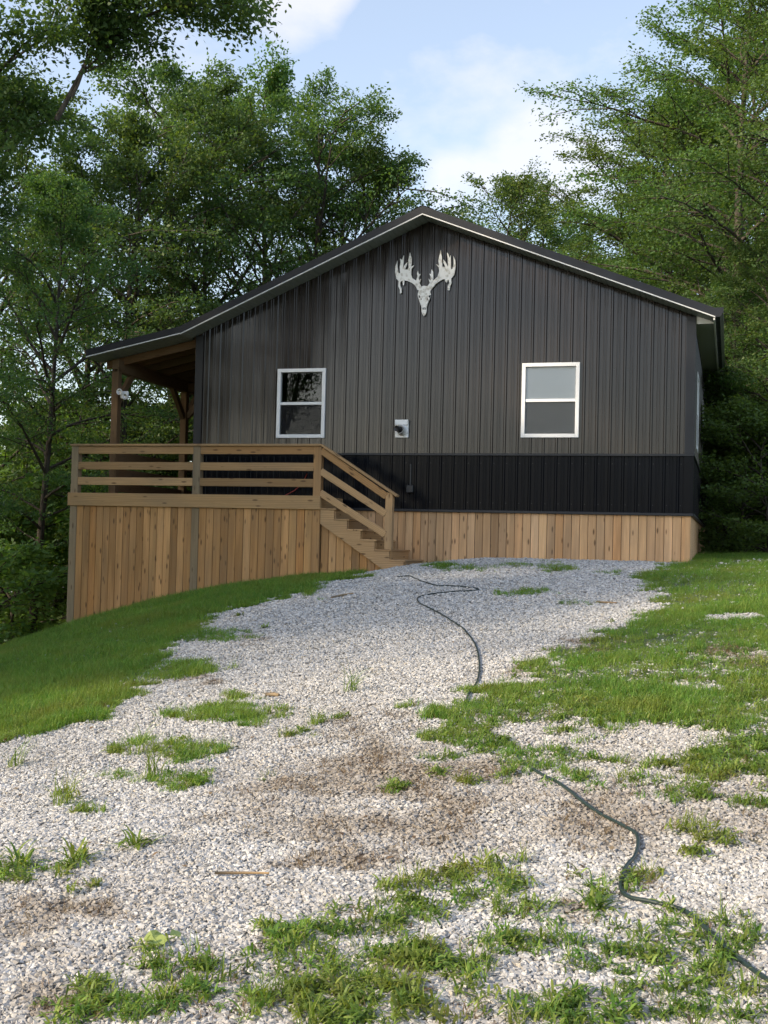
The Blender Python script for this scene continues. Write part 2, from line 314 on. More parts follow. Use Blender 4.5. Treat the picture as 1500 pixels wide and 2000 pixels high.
PATCH = [(605, 1157, 22, 9), (405, 1243, 62, 13), (490, 1237, 25, 5), (340, 1310, 75, 17), (420, 1395, 68, 20), (480, 1363, 32, 9), (518, 1393, 26, 7), (358, 1468, 46, 17), (540, 1437, 28, 6), (620, 1410, 22, 8), (215, 1528, 18, 10), (315, 1530, 40, 16), (490, 1527, 22, 8), (250, 1470, 26, 12), (130, 1570, 34, 16), (45, 1700, 50, 26), (150, 1690, 32, 20), (218, 1740, 22, 12), (1085, 1112, 34, 12), (930, 1112, 20, 6), (870, 1110, 22, 8), (1020, 1160, 52, 7), (1190, 1122, 14, 5), (1205, 1232, 22, 10), (1000, 1105, 24, 5), (1120, 1180, 30, 5),
    (1200, 1535, 46, 16), (1275, 1540, 34, 14), (1350, 1545, 36, 12), (1380, 1630, 36, 24), (1455, 1640, 60, 20), (1430, 1692, 36, 12), (1235, 1735, 58, 32), (1150, 1725, 30, 14), (1300, 1560, 60, 10), (1450, 1570, 60, 14),
    (935, 1715, 105, 44), (850, 1700, 36, 22), (980, 1790, 50, 24), (985, 1835, 34, 14), (790, 1780, 80, 48), (700, 1800, 80, 36), (620, 1850, 110, 40), (500, 1840, 40, 20), (335, 1880, 48, 30), (530, 1910, 160, 38), (300, 1965, 230, 34), (120, 1985, 90, 24), (700, 1900, 110, 44), (830, 1880, 90, 40), (780, 1960, 100, 44), (570, 1985, 130, 26), (950, 1900, 40, 22), (1020, 1925, 50, 20), (1120, 1865, 70, 30), (1180, 1885, 52, 34), (1300, 1805, 60, 26), (1350, 1850, 90, 36), (1370, 1930, 80, 50), (1240, 1950, 80, 44), (1130, 1985, 80, 30), (1440, 1985, 90, 30), (1480, 1850, 40, 18), (900, 1985, 40, 16), (770, 1530, 26, 14), (1100, 1810, 36, 14)]
DIRT = [(820, 1590, 420, 120, .5), (250, 1850, 300, 90, .45), (1250, 1620, 200, 70, .3), (880, 1570, 190, 46, 1.), (1010, 1590, 110, 32, 1.), (780, 1500, 160, 40, .7), (640, 1660, 130, 44, 1.), (580, 1690, 60, 14, .8), (1120, 1785, 95, 30, 1.), (700, 1440, 110, 40, .5), (380, 1330, 70, 14, .7), (470, 1255, 60, 14, .5), (150, 1790, 120, 40, .55), (360, 1810, 100, 24, .5), (60, 1940, 110, 40, .6), (800, 1630, 120, 30, .4), (1080, 1320, 90, 20, .5), (1150, 1260, 90, 18, .5), (1400, 1280, 90, 18, .8), (1450, 1540, 90, 30, .35), (1300, 1690, 50, 14, .4), (760, 1390, 80, 18, .4), (1460, 1300, 60, 10, 1.)]
def in_poly(x, y, poly):
    c = np.zeros(x.shape, bool); n = len(poly)
    for i in range(n):
        (x1, y1), (x2, y2) = poly[i], poly[(i+1) % n]
        if y1 == y2: continue
        c ^= ((y1 > y) != (y2 > y)) & (x < (x2-x1)*(y-y1)/(y2-y1) + x1)
    return c
def masks(x, y, z):
    px, py = to_px(np.c_[x, y, z]); ds = np.clip(np.hypot(x-EYE[0], y-EYE[1]), 3, 60)
    k = F_PX/ds
    wx = (fbm(x*3.1, y*3.1, 21)-.5)*k*.9 + (fbm(x*11, y*11, 22, 2)-.5)*k*.22; wy = ((fbm(x*3.1, y*3.1, 31)-.5)*k*.55 + (fbm(x*11, y*11, 33, 2)-.5)*k*.22)*.25
    qx, qy = px+wx, py+wy; behind = ((np.c_[x, y, z]-EYE)@FW) < 1.5
    gr = np.where(in_poly(qx, qy, GRAVEL), 0., 1.)
    for (a, b, c, d) in BARE: gr *= 1-sstep(1.15, .75, ((qx-a)/c)**2+((qy-b)/d)**2)
    lawn_ = gr.copy()
    for (a, b, c, d) in PATCH: gr = np.maximum(gr, .95*sstep(1.35, .5, ((qx-a)/c)**2+((qy-b)/d)**2))
    di = np.zeros_like(gr)
    for (a, b, c, d, s) in DIRT: di = np.maximum(di, s*sstep(1.5, .2, ((qx-a)/c)**2+((qy-b)/d)**2))
    di = np.clip(di*3.6*(fbm(x*2.6, y*2.6, 55)-.28)*(.5+fbm(x*9, y*9, 56)), 0, 1)
    out = behind | (np.abs(px-750) > 1500); gr = np.where(out, (fbm(x*.7, y*.7, 77) > .45)*1., gr)
    near = sstep(13, 6, ds); lawn_ = np.where(out, gr, lawn_)*(1-.55*near) ; MASK['lawn'] = lawn_
    return gr, di
MASK = {}
fx = np.r_[-300, -200, -120, -80, -50, -35, -25, -18, -13, -10, np.arange(-8, 17, .11), 18, 20, 24, 30, 40, 60, 100, 180, 300]
fy = np.r_[-300, -200, -120, -80, -50, -38, -30, -26, -23, np.arange(-21.5, 3, .11), np.arange(3.3, 16, .6), 18, 22, 28, 36, 50, 80, 130, 200, 300]
GX, GY = np.meshgrid(fx, fy); gx, gy = GX.ravel(), GY.ravel(); gzv = ground(gx, gy); gm, gd = masks(gx, gy, gzv); gd = np.maximum(gd, .65*np.clip(gm-MASK['lawn'], 0, 1)); gm = np.clip(MASK['lawn']*.95 + .25*(gm-MASK['lawn']), 0, 1)*np.where(gx > 5.5, .75, 1)
nx = len(fx); ny = len(fy); ii, jj = np.meshgrid(np.arange(nx-1), np.arange(ny-1)); a = (jj*nx+ii).ravel()
gme = bpy.data.meshes.new('ground'); gme.from_pydata(np.c_[gx, gy, gzv].tolist(), [], np.c_[a, a+1, a+nx+1, a+nx].tolist())
gme.polygons.foreach_set('use_smooth', [True]*len(gme.polygons))
for nm, v in (('grass', gm), ('dirt', gd)): gme.attributes.new(nm, 'FLOAT', 'POINT').data.foreach_set('value', v.astype(np.float32))
tag(link('ground', gme, None, M_['ground']), kind='structure')
# ================================================================ house
WID, LEN = 9.144, 12.192; BELT = .968; OV = .45
PK = (4.47, 5.338); RE = (9.486, 3.36); LE = (-.16, 3.33); PE = (-2.125, 2.93)
def roof_z(x):
    pts = [PE, LE, PK, RE]
    for (x0, z0), (x1, z1) in zip(pts, pts[1:]):
        if x <= x1 or (x1, z1) == RE: return z0 + (z1-z0)*(x-x0)/(x1-x0)
house = thing('house', 'dark metal sided gable house with low gable roof, white windows and side porch', 'house', (4.57, 6, -1))
WIN = [(1.675, 2.58, 1.29, 2.535), (6.255, 7.22, 1.29, 2.555)]
SIDEWIN = [(1.75, 2.65, 1.25, 2.62), (5.95, 6.85, 1.25, 2.62), (9.9, 10.8, 1.25, 2.62)]
def rib_profile():
    p = []; 
    for k in range(4):
        b = k*.2286
        p += [(b, .019) if k == 0 else (b-.0, .019)] if False else []
        p += [(b-.012, .019), (b+.012, .019), (b+.026, 0), (b+.085, 0), (b+.092, .004), (b+.104, .004), (b+.111, 0), (b+.128, 0), (b+.135, .004), (b+.147, .004), (b+.154, 0), (b+.2026, 0)]
    return p
RIB = rib_profile()
def prof(u):
    """height of the ribbed sheet at distance u along the wall"""
    u = u % .2286; K = [(-.012, .019), (.012, .019), (.026, 0), (.085, 0), (.092, .004), (.104, .004), (.111, 0), (.128, 0), (.135, .004), (.147, .004), (.154, 0), (.2026, 0), (.2166, .019), (.2406, .019)]
    return float(np.interp(u, [k[0] for k in K], [k[1] for k in K]))
BRK = [-.012, .012, .026, .085, .092, .104, .111, .128, .135, .147, .154, .2026]
def ribbed(name, place, u0, u1, zlo, zhi, wins, mat, parent, extra=()):
    """one ribbed metal sheet between u0 and u1; place(u, out, z) -> xyz; windows are cut out"""
    us = {u0, u1, *[e for e in extra if u0 < e < u1]}
    k = math.floor(u0/.2286)-1
    while k*.2286 < u1+.3:
        for b in BRK:
            u = k*.2286+b
            if u0 < u < u1: us.add(round(u, 4))
        k += 1
    for w in wins: us |= {e for e in w[:2] if u0 < e < u1}
    us = sorted(us); V = []; Fc = []
    def quad(ua, ub, za, zb, zc, zd):
        n = len(V); V.extend([place(ua, prof(ua), za), place(ub, prof(ub), zb), place(ub, prof(ub), zc), place(ua, prof(ua), zd)]); Fc.append((n, n+1, n+2, n+3))
    for ua, ub in zip(us, us[1:]):
        m = (ua+ub)/2; w = next((w for w in wins if w[0] <= m <= w[1] and w[3] > zlo), None); ha, hb = zhi(ua), zhi(ub)
        if w and w[2] > zlo:
            quad(ua, ub, zlo, zlo, w[2], w[2]); quad(ua, ub, w[3], w[3], hb, ha)
        else: quad(ua, ub, zlo, zlo, hb, ha)
    return mesh(name, V, Fc, mat, parent)
front = box('front_wall', 0, WID, .06, .065, -.02, .0, M_['trim'], house)   # sill plate behind the sheets
top_f = lambda u: roof_z(u) - .165
fp = lambda u, o, z: (u, -o, z)
cuts = [.06] + [.2286*4*k for k in range(1, 10)] + [WID-.06]
for u0, u1 in zip(cuts, cuts[1:]):
    ribbed('siding_panel', fp, u0, u1, BELT, top_f, WIN, M_['siding'], front, (PK[0],))
    ribbed('wainscot_panel', fp, u0, u1, -.005, lambda u: BELT, [], M_['black'], front)
right = box('right_wall', WID-.065, WID-.06, 0, LEN, -.02, 0, M_['trim'], house)
rp = lambda u, o, z: (WID+o, u, z)
cuts = [.06] + [.2286*4*k for k in range(1, 13)] + [LEN-.06]
for u0, u1 in zip(cuts, cuts[1:]):
    ribbed('siding_panel', rp, u0, u1, BELT, lambda u: 3.2, SIDEWIN, M_['siding'], right)
    ribbed('wainscot_panel', rp, u0, u1, -.005, lambda u: BELT, [], M_['black'], right)
left = box('left_wall', .06, .065, 0, LEN, -.02, 0, M_['trim'], house)
lp = lambda u, o, z: (-o, u, z)
for u0, u1 in zip(cuts, cuts[1:]):
    ribbed('siding_panel', lp, u0, u1, BELT, lambda u: 3.2, [], M_['siding'], left)
    ribbed('wainscot_panel', lp, u0, u1, -.005, lambda u: BELT, [], M_['black'], left)
prism('back_wall', [(0.06, 0), (WID-.06, 0), (WID-.06, top_f(WID)), (PK[0], top_f(PK[0])), (.06, top_f(0))], LEN-.1, LEN, M_['siding'], house)
box('floor_frame', .1, WID-.1, .1, LEN-.12, -.12, -.03, M_['room'], house)
box('partition_wall', .12, WID-.12, 3.4, 3.5, -.02, 3.15, M_['room'], house)
box('ceiling', .12, WID-.12, .1, LEN-.15, 3.15, 3.18, M_['room'], house)
# trims
box('belt_trim', .0, WID+.03, -.045, 0, BELT-.018, BELT+.024, M_['trim'], house, .006)
box('base_trim', .0, WID+.03, -.05, .02, -.055, -.008, M_['trim'], house, .006)
box('belt_trim', WID+.002, WID+.045, .02, LEN, BELT-.018, BELT+.024, M_['trim'], house, .006)
box('base_trim', WID+.002, WID+.05, .03, LEN, -.055, -.008, M_['trim'], house, .006)
zt = 3.22
def corner(name, x, sx, sy, y, mat, z0, z1):
    a = .125; t = .030
    x0, x1 = (x-a, x+t) if sx > 0 else (x-t, x+a)
    poly = [(x0, -t), (x1, -t), (x1, a), (x1-sx*.004 if sx > 0 else x1, a)]
    V = boxv(x0, x1, y-t, y-t+.004, z0, z1); n = 8
    xs = (x+t-.004, x+t) if sx > 0 else (x-t, x-t+.004)
    V += boxv(xs[0], xs[1], y-t+.004, y+a, z0, z1)
    return mesh(name, V, BOXF + [tuple(i+n for i in f) for f in BOXF], mat, house)
corner('corner_trim', WID, 1, 1, 0, M_['trim'], BELT+.025, 3.315)
corner('corner_trim', WID, 1, 1, 0, M_['black'], -.005, BELT-.019)
corner('corner_trim', 0, -1, 1, 0, M_['gutter'], -.005, zt)
# screw heads in rows, too small to pick apart
sv = []
for zrow in (1.12, 1.78, 2.44, 3.10, 3.76, 4.42, .12, .82):
    for k in range(1, 40):
        u = k*.2286+.05
        if zrow > top_f(min(u, 9.1))-.1 or any(w[0]-.06 < u < w[1]+.06 and w[2]-.06 < zrow < w[3]+.06 for w in WIN): continue
        sv += [(u+.009*math.cos(t), -.006, zrow+.009*math.sin(t)) for t in np.arange(6)*math.pi/3]
sc = link('screw_heads', np_mesh('screw_heads', np.array(sv)[:, [0, 1, 2]], 6, M_['gutter']), house); sc['kind'] = 'stuff'
def window(place, u0, u1, z0, z1, blind, parent, boxed):
    """single hung window; boxed(name, u0,u1,d0,d1,z0,z1,mat,parent) with d = distance in front of the wall"""
    fr = boxed('window', u0-.02, u0+.045, -.06, .045, z0-.02, z1+.02, M_['white'], parent)
    boxed('frame_side', u1-.045, u1+.02, -.06, .045, z0-.02, z1+.02, M_['white'], fr)
    boxed('frame_head', u0+.045, u1-.045, -.06, .043, z1-.045, z1+.02, M_['white'], fr)
    boxed('frame_sill', u0+.045, u1-.045, -.06, .05, z0-.02, z0+.045, M_['white'], fr)
    zm = (z0+z1)/2
    boxed('meeting_rail', u0+.045, u1-.045, -.04, .03, zm-.03, zm+.022, M_['white'], fr)
    boxed('pane', u0+.05, u1-.05, -.012, -.008, zm+.02, z1-.05, M_['glass'], fr)
    boxed('pane', u0+.05, u1-.05, .002, .006, z0+.045, zm-.028, M_['glass'], fr)
    boxed('insect_screen', u0+.05, u1-.05, .012, .0135, z0+.045, zm-.028, M_['screen'], fr)
    if blind: boxed('blind', u0+.03, u1-.03, -.045, -.035, z0, z1, M_['blind'], fr)
fbox = lambda nm, u0, u1, d0, d1, z0, z1, m, p: box(nm, u0, u1, -d1, -d0, z0, z1, m, p, .004 if m is M_['white'] else 0)
rbox = lambda nm, u0, u1, d0, d1, z0, z1, m, p: box(nm, WID+d0, WID+d1*.5, u0, u1, z0, z1, m, p, .004 if m is M_['white'] else 0)
for i, w in enumerate(WIN): window(None, *w, i == 1, house, fbox)
for w in SIDEWIN: window(None, *w, False, house, rbox)
# roof: ribbed sheets over a deck, rake trim with a pale edge, soffits
roof = thing('roof', None, None, (4.5, 6, 3.3)); par(roof, house)
Y0, Y1 = -OV, LEN+OV
def slab(name, a, b, dz0, dz1, y0, y1, mat, parent):
    return prism(name, [(a[0], a[1]+dz0), (b[0], b[1]+dz0), (b[0], b[1]+dz1), (a[0], a[1]+dz1)], y0, y1, mat, parent)
for a, b in ((PE, LE), (LE, PK), (PK, RE)): slab('roof_deck', a, b, -.09, -.03, Y0+.03, Y1-.03, M_['beam'], roof)
def roof_sheet(a, b, y0, y1):
    V = []; Fc = []; ys = [y0]
    for k in range(math.floor(y0/.2286)-1, math.ceil(y1/.2286)+1):
        for q in (-.028, -.012, .012, .028):
            if y0 < k*.2286+q < y1: ys.append(k*.2286+q)
    ys.append(y1)
    for y in ys:
        q = abs((y+.1143) % .2286-.1143); h = float(np.interp(q, [.012, .028], [.019, 0])); V += [(a[0], y, a[1]-.028+h), (b[0], y, b[1]-.028+h)]
    Fc = [(2*i, 2*i+1, 2*i+3, 2*i+2) for i in range(len(ys)-1)]
    return mesh('roof_panel', V, Fc, M_['roof'], roof)
for a, b in ((PE, (LE[0]-.01, LE[1])), (LE, PK), (PK, RE)):
    yy = Y0+.02
    while yy < Y1-.05: roof_sheet(a, b, yy, min(yy+.9144, Y1-.02)); yy += .9144
mesh('ridge_cap', [(PK[0]-.2, Y0-.02, PK[1]-.075), (PK[0], Y0-.02, PK[1]+.012), (PK[0]+.2, Y0-.02, PK[1]-.068), (PK[0]-.2, Y1, PK[1]-.075), (PK[0], Y1, PK[1]+.012), (PK[0]+.2, Y1, PK[1]-.068)], [(0, 1, 4, 3), (1, 2, 5, 4)], M_['roof'], roof)
for y0, y1 in ((Y0-.012, Y0+.02),):
    for a, b, d in ((PE, LE, .125), (LE, PK, .135), (PK, RE, .135)):
        slab('rake_trim', a, b, -d, 0, y0, y1, M_['roof'], roof)
        slab('drip_edge', a, b, -d-.020, -d-.001, y0+.003, y1+.01, M_['edge'], roof)
def soffit(a, b, dz, y0, y1, step=.1):
    """vinyl soffit running up the rake: V-grooved strips between the drip edge and the wall"""
    L = math.hypot(b[0]-a[0], b[1]-a[1]); n = int(L/step); V = []; Fc = []
    for i in range(n+1):
        for q, h in ((0, 0), (.82, 0), (.87, .012), (.95, .012)):
            t = min((i+q)/n, 1); V += [(a[0]+(b[0]-a[0])*t, y0, a[1]+(b[1]-a[1])*t+dz+h), (a[0]+(b[0]-a[0])*t, y1, a[1]+(b[1]-a[1])*t+dz+h)]
    Fc = [(2*i, 2*i+2, 2*i+3, 2*i+1) for i in range(len(V)//2-1)]
    return mesh('soffit', V, Fc, M_['soffit'], roof)
soffit(PE, (LE[0]-.005, LE[1]), -.150, Y0+.02, Y0+.62); soffit(LE, PK, -.158, Y0+.02, .03); soffit(PK, RE, -.158, Y0+.02, .03)
box('soffit_board', PE[0]+.05, -.03, Y0+.62, Y0+.645, 2.72, 2.79, M_['soffit'], roof) if False else None
# right eave: level ribbed soffit, fascia, gutter and its downspout
V = []; ys = []
for k in range(int((LEN+.45)/.1)):
    for q, h in ((0, 0), (.07, 0), (.078, .014), (.092, .014)): ys.append((.03+k*.1+q, h))
for y, h in ys: V += [(WID+.01, y, 3.185+h), (9.455, y, 3.185+h)]
mesh('eave_soffit', V, [(2*i, 2*i+2, 2*i+3, 2*i+1) for i in range(len(ys)-1)], M_['soffit'], roof)
box('fascia', 9.455, 9.482, Y0+.03, Y1-.03, 3.17, 3.34, M_['edge'], roof)
box('soffit_end_cap', WID+.03, 9.455, -.002, .028, 3.19, 3.36, M_['edge'], roof)
gp = [(9.484, 3.36), (9.484, 3.215), (9.56, 3.215), (9.585, 3.26), (9.61, 3.30), (9.61, 3.36), (9.60, 3.36), (9.60, 3.305), (9.55, 3.23), (9.495, 3.23), (9.495, 3.36)]
gut = prism('gutter', gp, Y0-.015, Y1, M_['gutter'], house)
prism('end_cap', [(9.484, 3.365), (9.484, 3.21), (9.565, 3.21), (9.615, 3.30), (9.615, 3.365)], Y0-.022, Y0-.014, M_['roof'], gut)
tube('downspout', [(9.55, LEN+.2, 3.23), (9.55, LEN+.2, 3.08), (9.5, LEN+.18, 3.0), (9.25, LEN-.06, 2.86), (9.20, LEN-.1, 2.75), (9.20, LEN-.1, -.6)], .045, M_['gutter'], house, 8)
tube('downspout_outlet', [(9.20, LEN-.1, -.55), (9.26, LEN-.1, -.66), (9.55, LEN-.25, -.62)], .05, M_['gutter'], house, 8)
# wooden skirt under the gable wall: every board by itself
pitch = .1415; sk = thing('front_skirt', None, None, (4.6, 0, -.9)); par(sk, house)
x = 2.62
while x < WID-.15:
    g = gz(x+.07, 0)-.15; dy = random.uniform(-.006, .006)
    lumber('skirt_board', (x+.07, .012+dy, round(g, 1)), (x+.07, .012+dy, -.05), .1345, .024, M_['skirt'], sk, (0, 1, 0)); x += pitch
lumber('corner_board', (WID-.055, .004, -1.05), (WID-.055, .004, -.05), .10, .034, M_['skirt'], sk, (0, 1, 0))
box('skirt_light_block', 2.5, WID-.04, .04, .06, -1.6, -.06, M_['room'], house)  # added dark sheet, keeps light from showing through the board gaps
sv, sf = [], []
y = .03
while y < LEN:
    n = len(sv); sv += boxv(WID-.03, WID-.005, y, y+.137, -1.0, -.05); sf += [tuple(i+n for i in f) for f in BOXF]; y += .1415
o = mesh('side_skirt', sv, sf, M_['skirt'], house); o['kind'] = 'stuff'
# ---------------------------------------------------------------- porch frame on the left side
porch = thing('porch_frame', None, None, (-1.7, 6, .15)); par(porch, house)
for k in range(5):
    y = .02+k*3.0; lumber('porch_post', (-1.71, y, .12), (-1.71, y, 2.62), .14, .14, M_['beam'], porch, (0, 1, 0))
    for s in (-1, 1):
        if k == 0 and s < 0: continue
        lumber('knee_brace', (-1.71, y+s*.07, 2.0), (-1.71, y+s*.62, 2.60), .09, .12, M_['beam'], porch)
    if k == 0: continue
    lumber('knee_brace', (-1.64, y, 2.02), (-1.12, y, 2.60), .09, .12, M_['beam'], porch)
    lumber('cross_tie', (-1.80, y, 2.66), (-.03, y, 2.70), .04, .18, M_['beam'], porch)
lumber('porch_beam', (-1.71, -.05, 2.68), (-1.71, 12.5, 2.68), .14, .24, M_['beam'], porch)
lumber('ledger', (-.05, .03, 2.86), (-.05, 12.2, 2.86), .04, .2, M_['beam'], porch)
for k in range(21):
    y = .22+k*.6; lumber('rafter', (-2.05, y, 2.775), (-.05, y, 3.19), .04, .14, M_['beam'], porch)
fz = slab('inner_fascia', (PE[0]+.12, PE[1]+.02), (-.04, 3.34), -.30, -.155, Y0+.60, Y0+.64, M_['beam'], porch)
# ================================================================ deck
deck = thing('deck', 'weathered pine front deck with board railing, vertical plank skirt and stairs', 'deck', (.6, -1.2, -1.8))
YF = -1.25                                        # outer face of the posts
XL, XM, XR = -1.80, .645, 2.923                   # post centres
for x, b in ((XL, -2.75), (XM, -1.95), (XR, -1.45)):
    lumber('post', (x, YF+.05, b), (x, YF+.05, 1.008), .14, .14, M_['post'] if x < XR else M_['rail'], deck, (0, 1, 0))
lumber('rim_board', (-1.90, YF-.042, .034), (3.0, YF-.042, .034), .038, .235, M_['rail'], deck)
lumber('rim_board', (-1.885, YF-.02, .034), (-1.885, 12.3, .034), .038, .235, M_['rail'], deck)
lumber('rim_board', (2.985, YF-.02, .034), (2.985, -.06, .034), .038, .235, M_['rail'], deck)
lumber('cap_rail', (-1.89, YF+.03, 1.029), (2.99, YF+.03, 1.029), .16, .038, M_['rail'], deck)
for zc in (.939, .651, .371):
    for a, b in ((XL+.07, XM-.07), (XM+.07, XR-.07)):
        lumber('rail_board', (a, YF+.005, zc), (b, YF+.005, zc), .038, .14, M_['rail'], deck)
for zc in (.93, .60, .33):
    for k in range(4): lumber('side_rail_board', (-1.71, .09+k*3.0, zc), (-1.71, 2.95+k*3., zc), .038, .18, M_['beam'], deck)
yb = YF+.02
while yb < -.05:
    lumber('deck_board', (-1.86, yb+.07, .135), (2.96, yb+.07, .135), .137, .026, M_['rail'], deck); yb += .143
yb = -.05
while yb < 12.2:
    lumber('deck_board', (-1.86, yb+.07, .135), (-.04, yb+.07, .135), .137, .026, M_['rail'], deck); yb += .143
for x0, x1 in ((XL+.07, XM-.07), (XM+.07, XR-.07)):
    n = round((x1-x0)/.1385); w = (x1-x0)/n
    for k in range(n):
        xx = x0+(k+.5)*w; lumber('skirt_board', (xx, YF+.0+random.uniform(-.005, .005), round(gz(xx, YF)-.2, 1)), (xx, YF, -.06), w-.007, .024, M_['deckskirt'], deck, (0, 1, 0))
yb = YF+.13
while yb < 3:
    lumber('skirt_board', (XL-.03, yb+.07, round(gz(XL, yb)-.2, 1)), (XL-.03, yb+.07, -.06), .137, .024, M_['deckskirt'], deck, (1, 0, 0)); yb += .1415
box('skirt_light_block', XL+.03, XR, YF+.13, YF+.145, -2.9, -.1, M_['room'], deck)  # dark sheet added to block light between the deck skirt boards
box('skirt_light_block', XR+.08, 4.25, YF+.06, YF+.075, -1.6, -1.0, M_['room'], deck)  # another added light-blocking sheet, behind the stair skirt
# stairs running down along the wall
TR = [(3.284, -.059), (3.52, -.236), (3.768, -.407), (4.022, -.577), (4.285, -.742), (4.537, -.909)]
stairs = thing('stairs', None, None, (3.8, -.7, -1.0)); par(stairs, deck)
def stringer(y0, y1):
    p = [(3.005, -.095)]; px = 3.005
    for (x1, z1) in TR:
        p += [(px, z1-.032), (x1-.03, z1-.032)]; px = x1-.03
    p += [(px, -1.18), (4.30, -1.18), (3.005, -.33)]
    q = []
    for a in p:
        if not q or (abs(a[0]-q[-1][0])+abs(a[1]-q[-1][1])) > 1e-4: q.append(a)
    return prism('stringer', q, y0, y1, M_['rail'], stairs)
stringer(YF-.03, YF+.01); stringer(-.09, -.05)
px_ = 3.004
for i, (x1, z1) in enumerate(TR):
    lumber('tread', (px_+(x1-px_)/2-.005, YF-.04, z1-.016), (px_+(x1-px_)/2-.005, -.04, z1-.016), x1-px_+.02, .03, M_['rail'], stairs)
    zb = TR[i+1][1]-.03 if i < 5 else -1.12
    lumber('riser', (x1-.022, YF+.012, (z1-.034+zb)/2), (x1-.022, -.09, (z1-.034+zb)/2), .022, z1-.034-zb, M_['rail'], stairs); px_ = x1-.012
def at_line(p, q, x): return p[1]+(q[1]-p[1])*(x-p[0])/(q[0]-p[0])
for za, zb in ((.93, .16), (.574, -.139), (.202, -.487)):
    lumber('stair_rail_board', (2.985, YF-.0, za+.004), (4.17, YF-.0, zb), .038, .118, M_['rail'], stairs)
lumber('stair_cap_rail', (2.985, YF+.03, 1.03), (4.365, YF+.03, .165), .15, .036, M_['rail'], stairs)
lumber('newel_post', (4.222, YF+.05, -.742), (4.222, YF+.05, .225), .125, .125, M_['rail'], stairs, (0, 1, 0))
x = 3.01
while x < 4.32:
    zt_ = -.23 - .625*(x+.07-3.01)
    lumber('skirt_board', (x+.07, YF+.035, round(gz(x+.07, YF)-.15, 1)), (x+.07, YF+.035, round(zt_, 2)), .133, .024, M_['deckskirt'], deck, (0, 1, 0)); x += .1405
# ================================================================ things on the wall and deck
def zz(p, y=-.03): q = onY(740+p[0]/8.333, 470+p[1]/8.333, y); return (q[0], q[2])
OUT = [(735, 1235), (712, 1195), (698, 1150), (700, 1090), (672, 1010), (640, 920), (638, 870), (655, 815), (630, 800), (600, 740), (540, 690), (470, 660), (420, 650), (412, 732), (398, 725), (385, 655), (365, 665), (350, 700), (352, 740), (378, 790), (374, 855), (350, 865), (345, 800), (322, 750), (328, 665), (292, 625), (270, 520), (272, 430), (305, 330), (308, 430), (325, 535), (348, 530), (345, 430), (358, 360), (350, 300), (368, 305), (380, 320), (412, 240), (405, 370), (395, 450), (430, 395), (467, 355), (455, 410), (430, 470), (470, 475), (490, 440), (485, 330), (510, 195), (540, 290), (540, 370), (525, 425), (578, 405), (532, 468), (530, 560), (545, 610), (610, 655), (635, 580), (625, 530), (642, 490), (655, 550), (682, 545), (658, 600), (655, 650), (690, 625), (668, 700), (692, 748), (740, 738), (795, 745), (835, 690), (810, 620), (845, 650), (848, 590), (825, 540), (850, 548), (865, 470), (888, 510), (890, 650), (905, 640), (960, 590), (985, 500), (980, 440), (930, 385), (983, 408), (972, 320), (1012, 155), (1030, 270), (1037, 430), (1085, 430), (1055, 365), (1055, 310), (1095, 365), (1128, 430), (1128, 330), (1112, 195), (1140, 230), (1150, 290), (1172, 240), (1174, 320), (1180, 470), (1203, 465), (1222, 380), (1218, 260), (1245, 320), (1252, 420), (1230, 560), (1180, 620), (1186, 690), (1160, 760), (1155, 812), (1125, 810), (1125, 750), (1150, 690), (1130, 625), (1110, 690), (1092, 680), (1070, 625), (1010, 650), (930, 710), (880, 770), (850, 805), (838, 840), (850, 880), (828, 960), (795, 1030), (778, 1090), (780, 1150), (765, 1200)]
HOLES = [[(648, 890), (668, 893), (682, 925), (668, 940), (650, 920)], [(822, 895), (842, 885), (842, 915), (824, 930), (812, 920)], [(682, 940), (698, 945), (700, 965), (690, 970)], [(786, 945), (802, 938), (800, 962), (788, 970)], [(713, 1095), (734, 1088), (732, 1130), (716, 1128)], [(742, 1088), (766, 1095), (764, 1128), (746, 1130)]]
prism_o = prism('skull_wall_plaque', [zz(p) for p in OUT], -.052, -.030, M_['skull'], None, [[zz(p) for p in h] for h in HOLES])
tag(prism_o, 'off-white cutout of an antlered deer skull hanging high on the gable wall', 'wall plaque')
vent = thing('wall_vent', 'white plastic wall block with dark round pipe elbow, between the two windows', 'vent', (4.08, -.03, 1.27))
box('backplate', 3.955, 4.20, -.055, -.003, 1.27, 1.575, M_['white'], vent, .008)
prism('hood', [(3.965, 1.50), (4.195, 1.50), (4.205, 1.59), (3.96, 1.59)], -.10, -.055, M_['white'], vent)
tube('flange', [(4.10, -.056, 1.40), (4.095, -.10, 1.40), (4.08, -.16, 1.405)], [.105, .095, .07], M_['white'], vent, 20)
tube('pipe', [(4.085, -.14, 1.405), (4.06, -.21, 1.41), (4.04, -.27, 1.415)], [.055, .055, .052], M_['plastic_black'], vent, 16)
outlet = thing('outlet_box', 'small dark covered outlet box on the black wainscot right of the stairs', 'outlet', (4.25, -.02, .34))
box('cover', 4.19, 4.32, -.07, -.003, .28, .42, M_['gutter'], outlet, .012)
box('conduit', 4.24, 4.27, -.03, -.004, .42, .80, M_['gutter'], outlet, .006)
fl = thing('flood_light', 'twin round pale flood lamps clamped to the front porch post', 'light', (-1.66, -.06, 2.1))
q1 = onY(233, 765, -.17); q2 = onY(244, 774, -.17)
box('bracket', q1[0]-.02, q2[0]+.02, -.09, -.052, q2[2]-.03, q1[2]+.02, M_['white'], fl, .01)
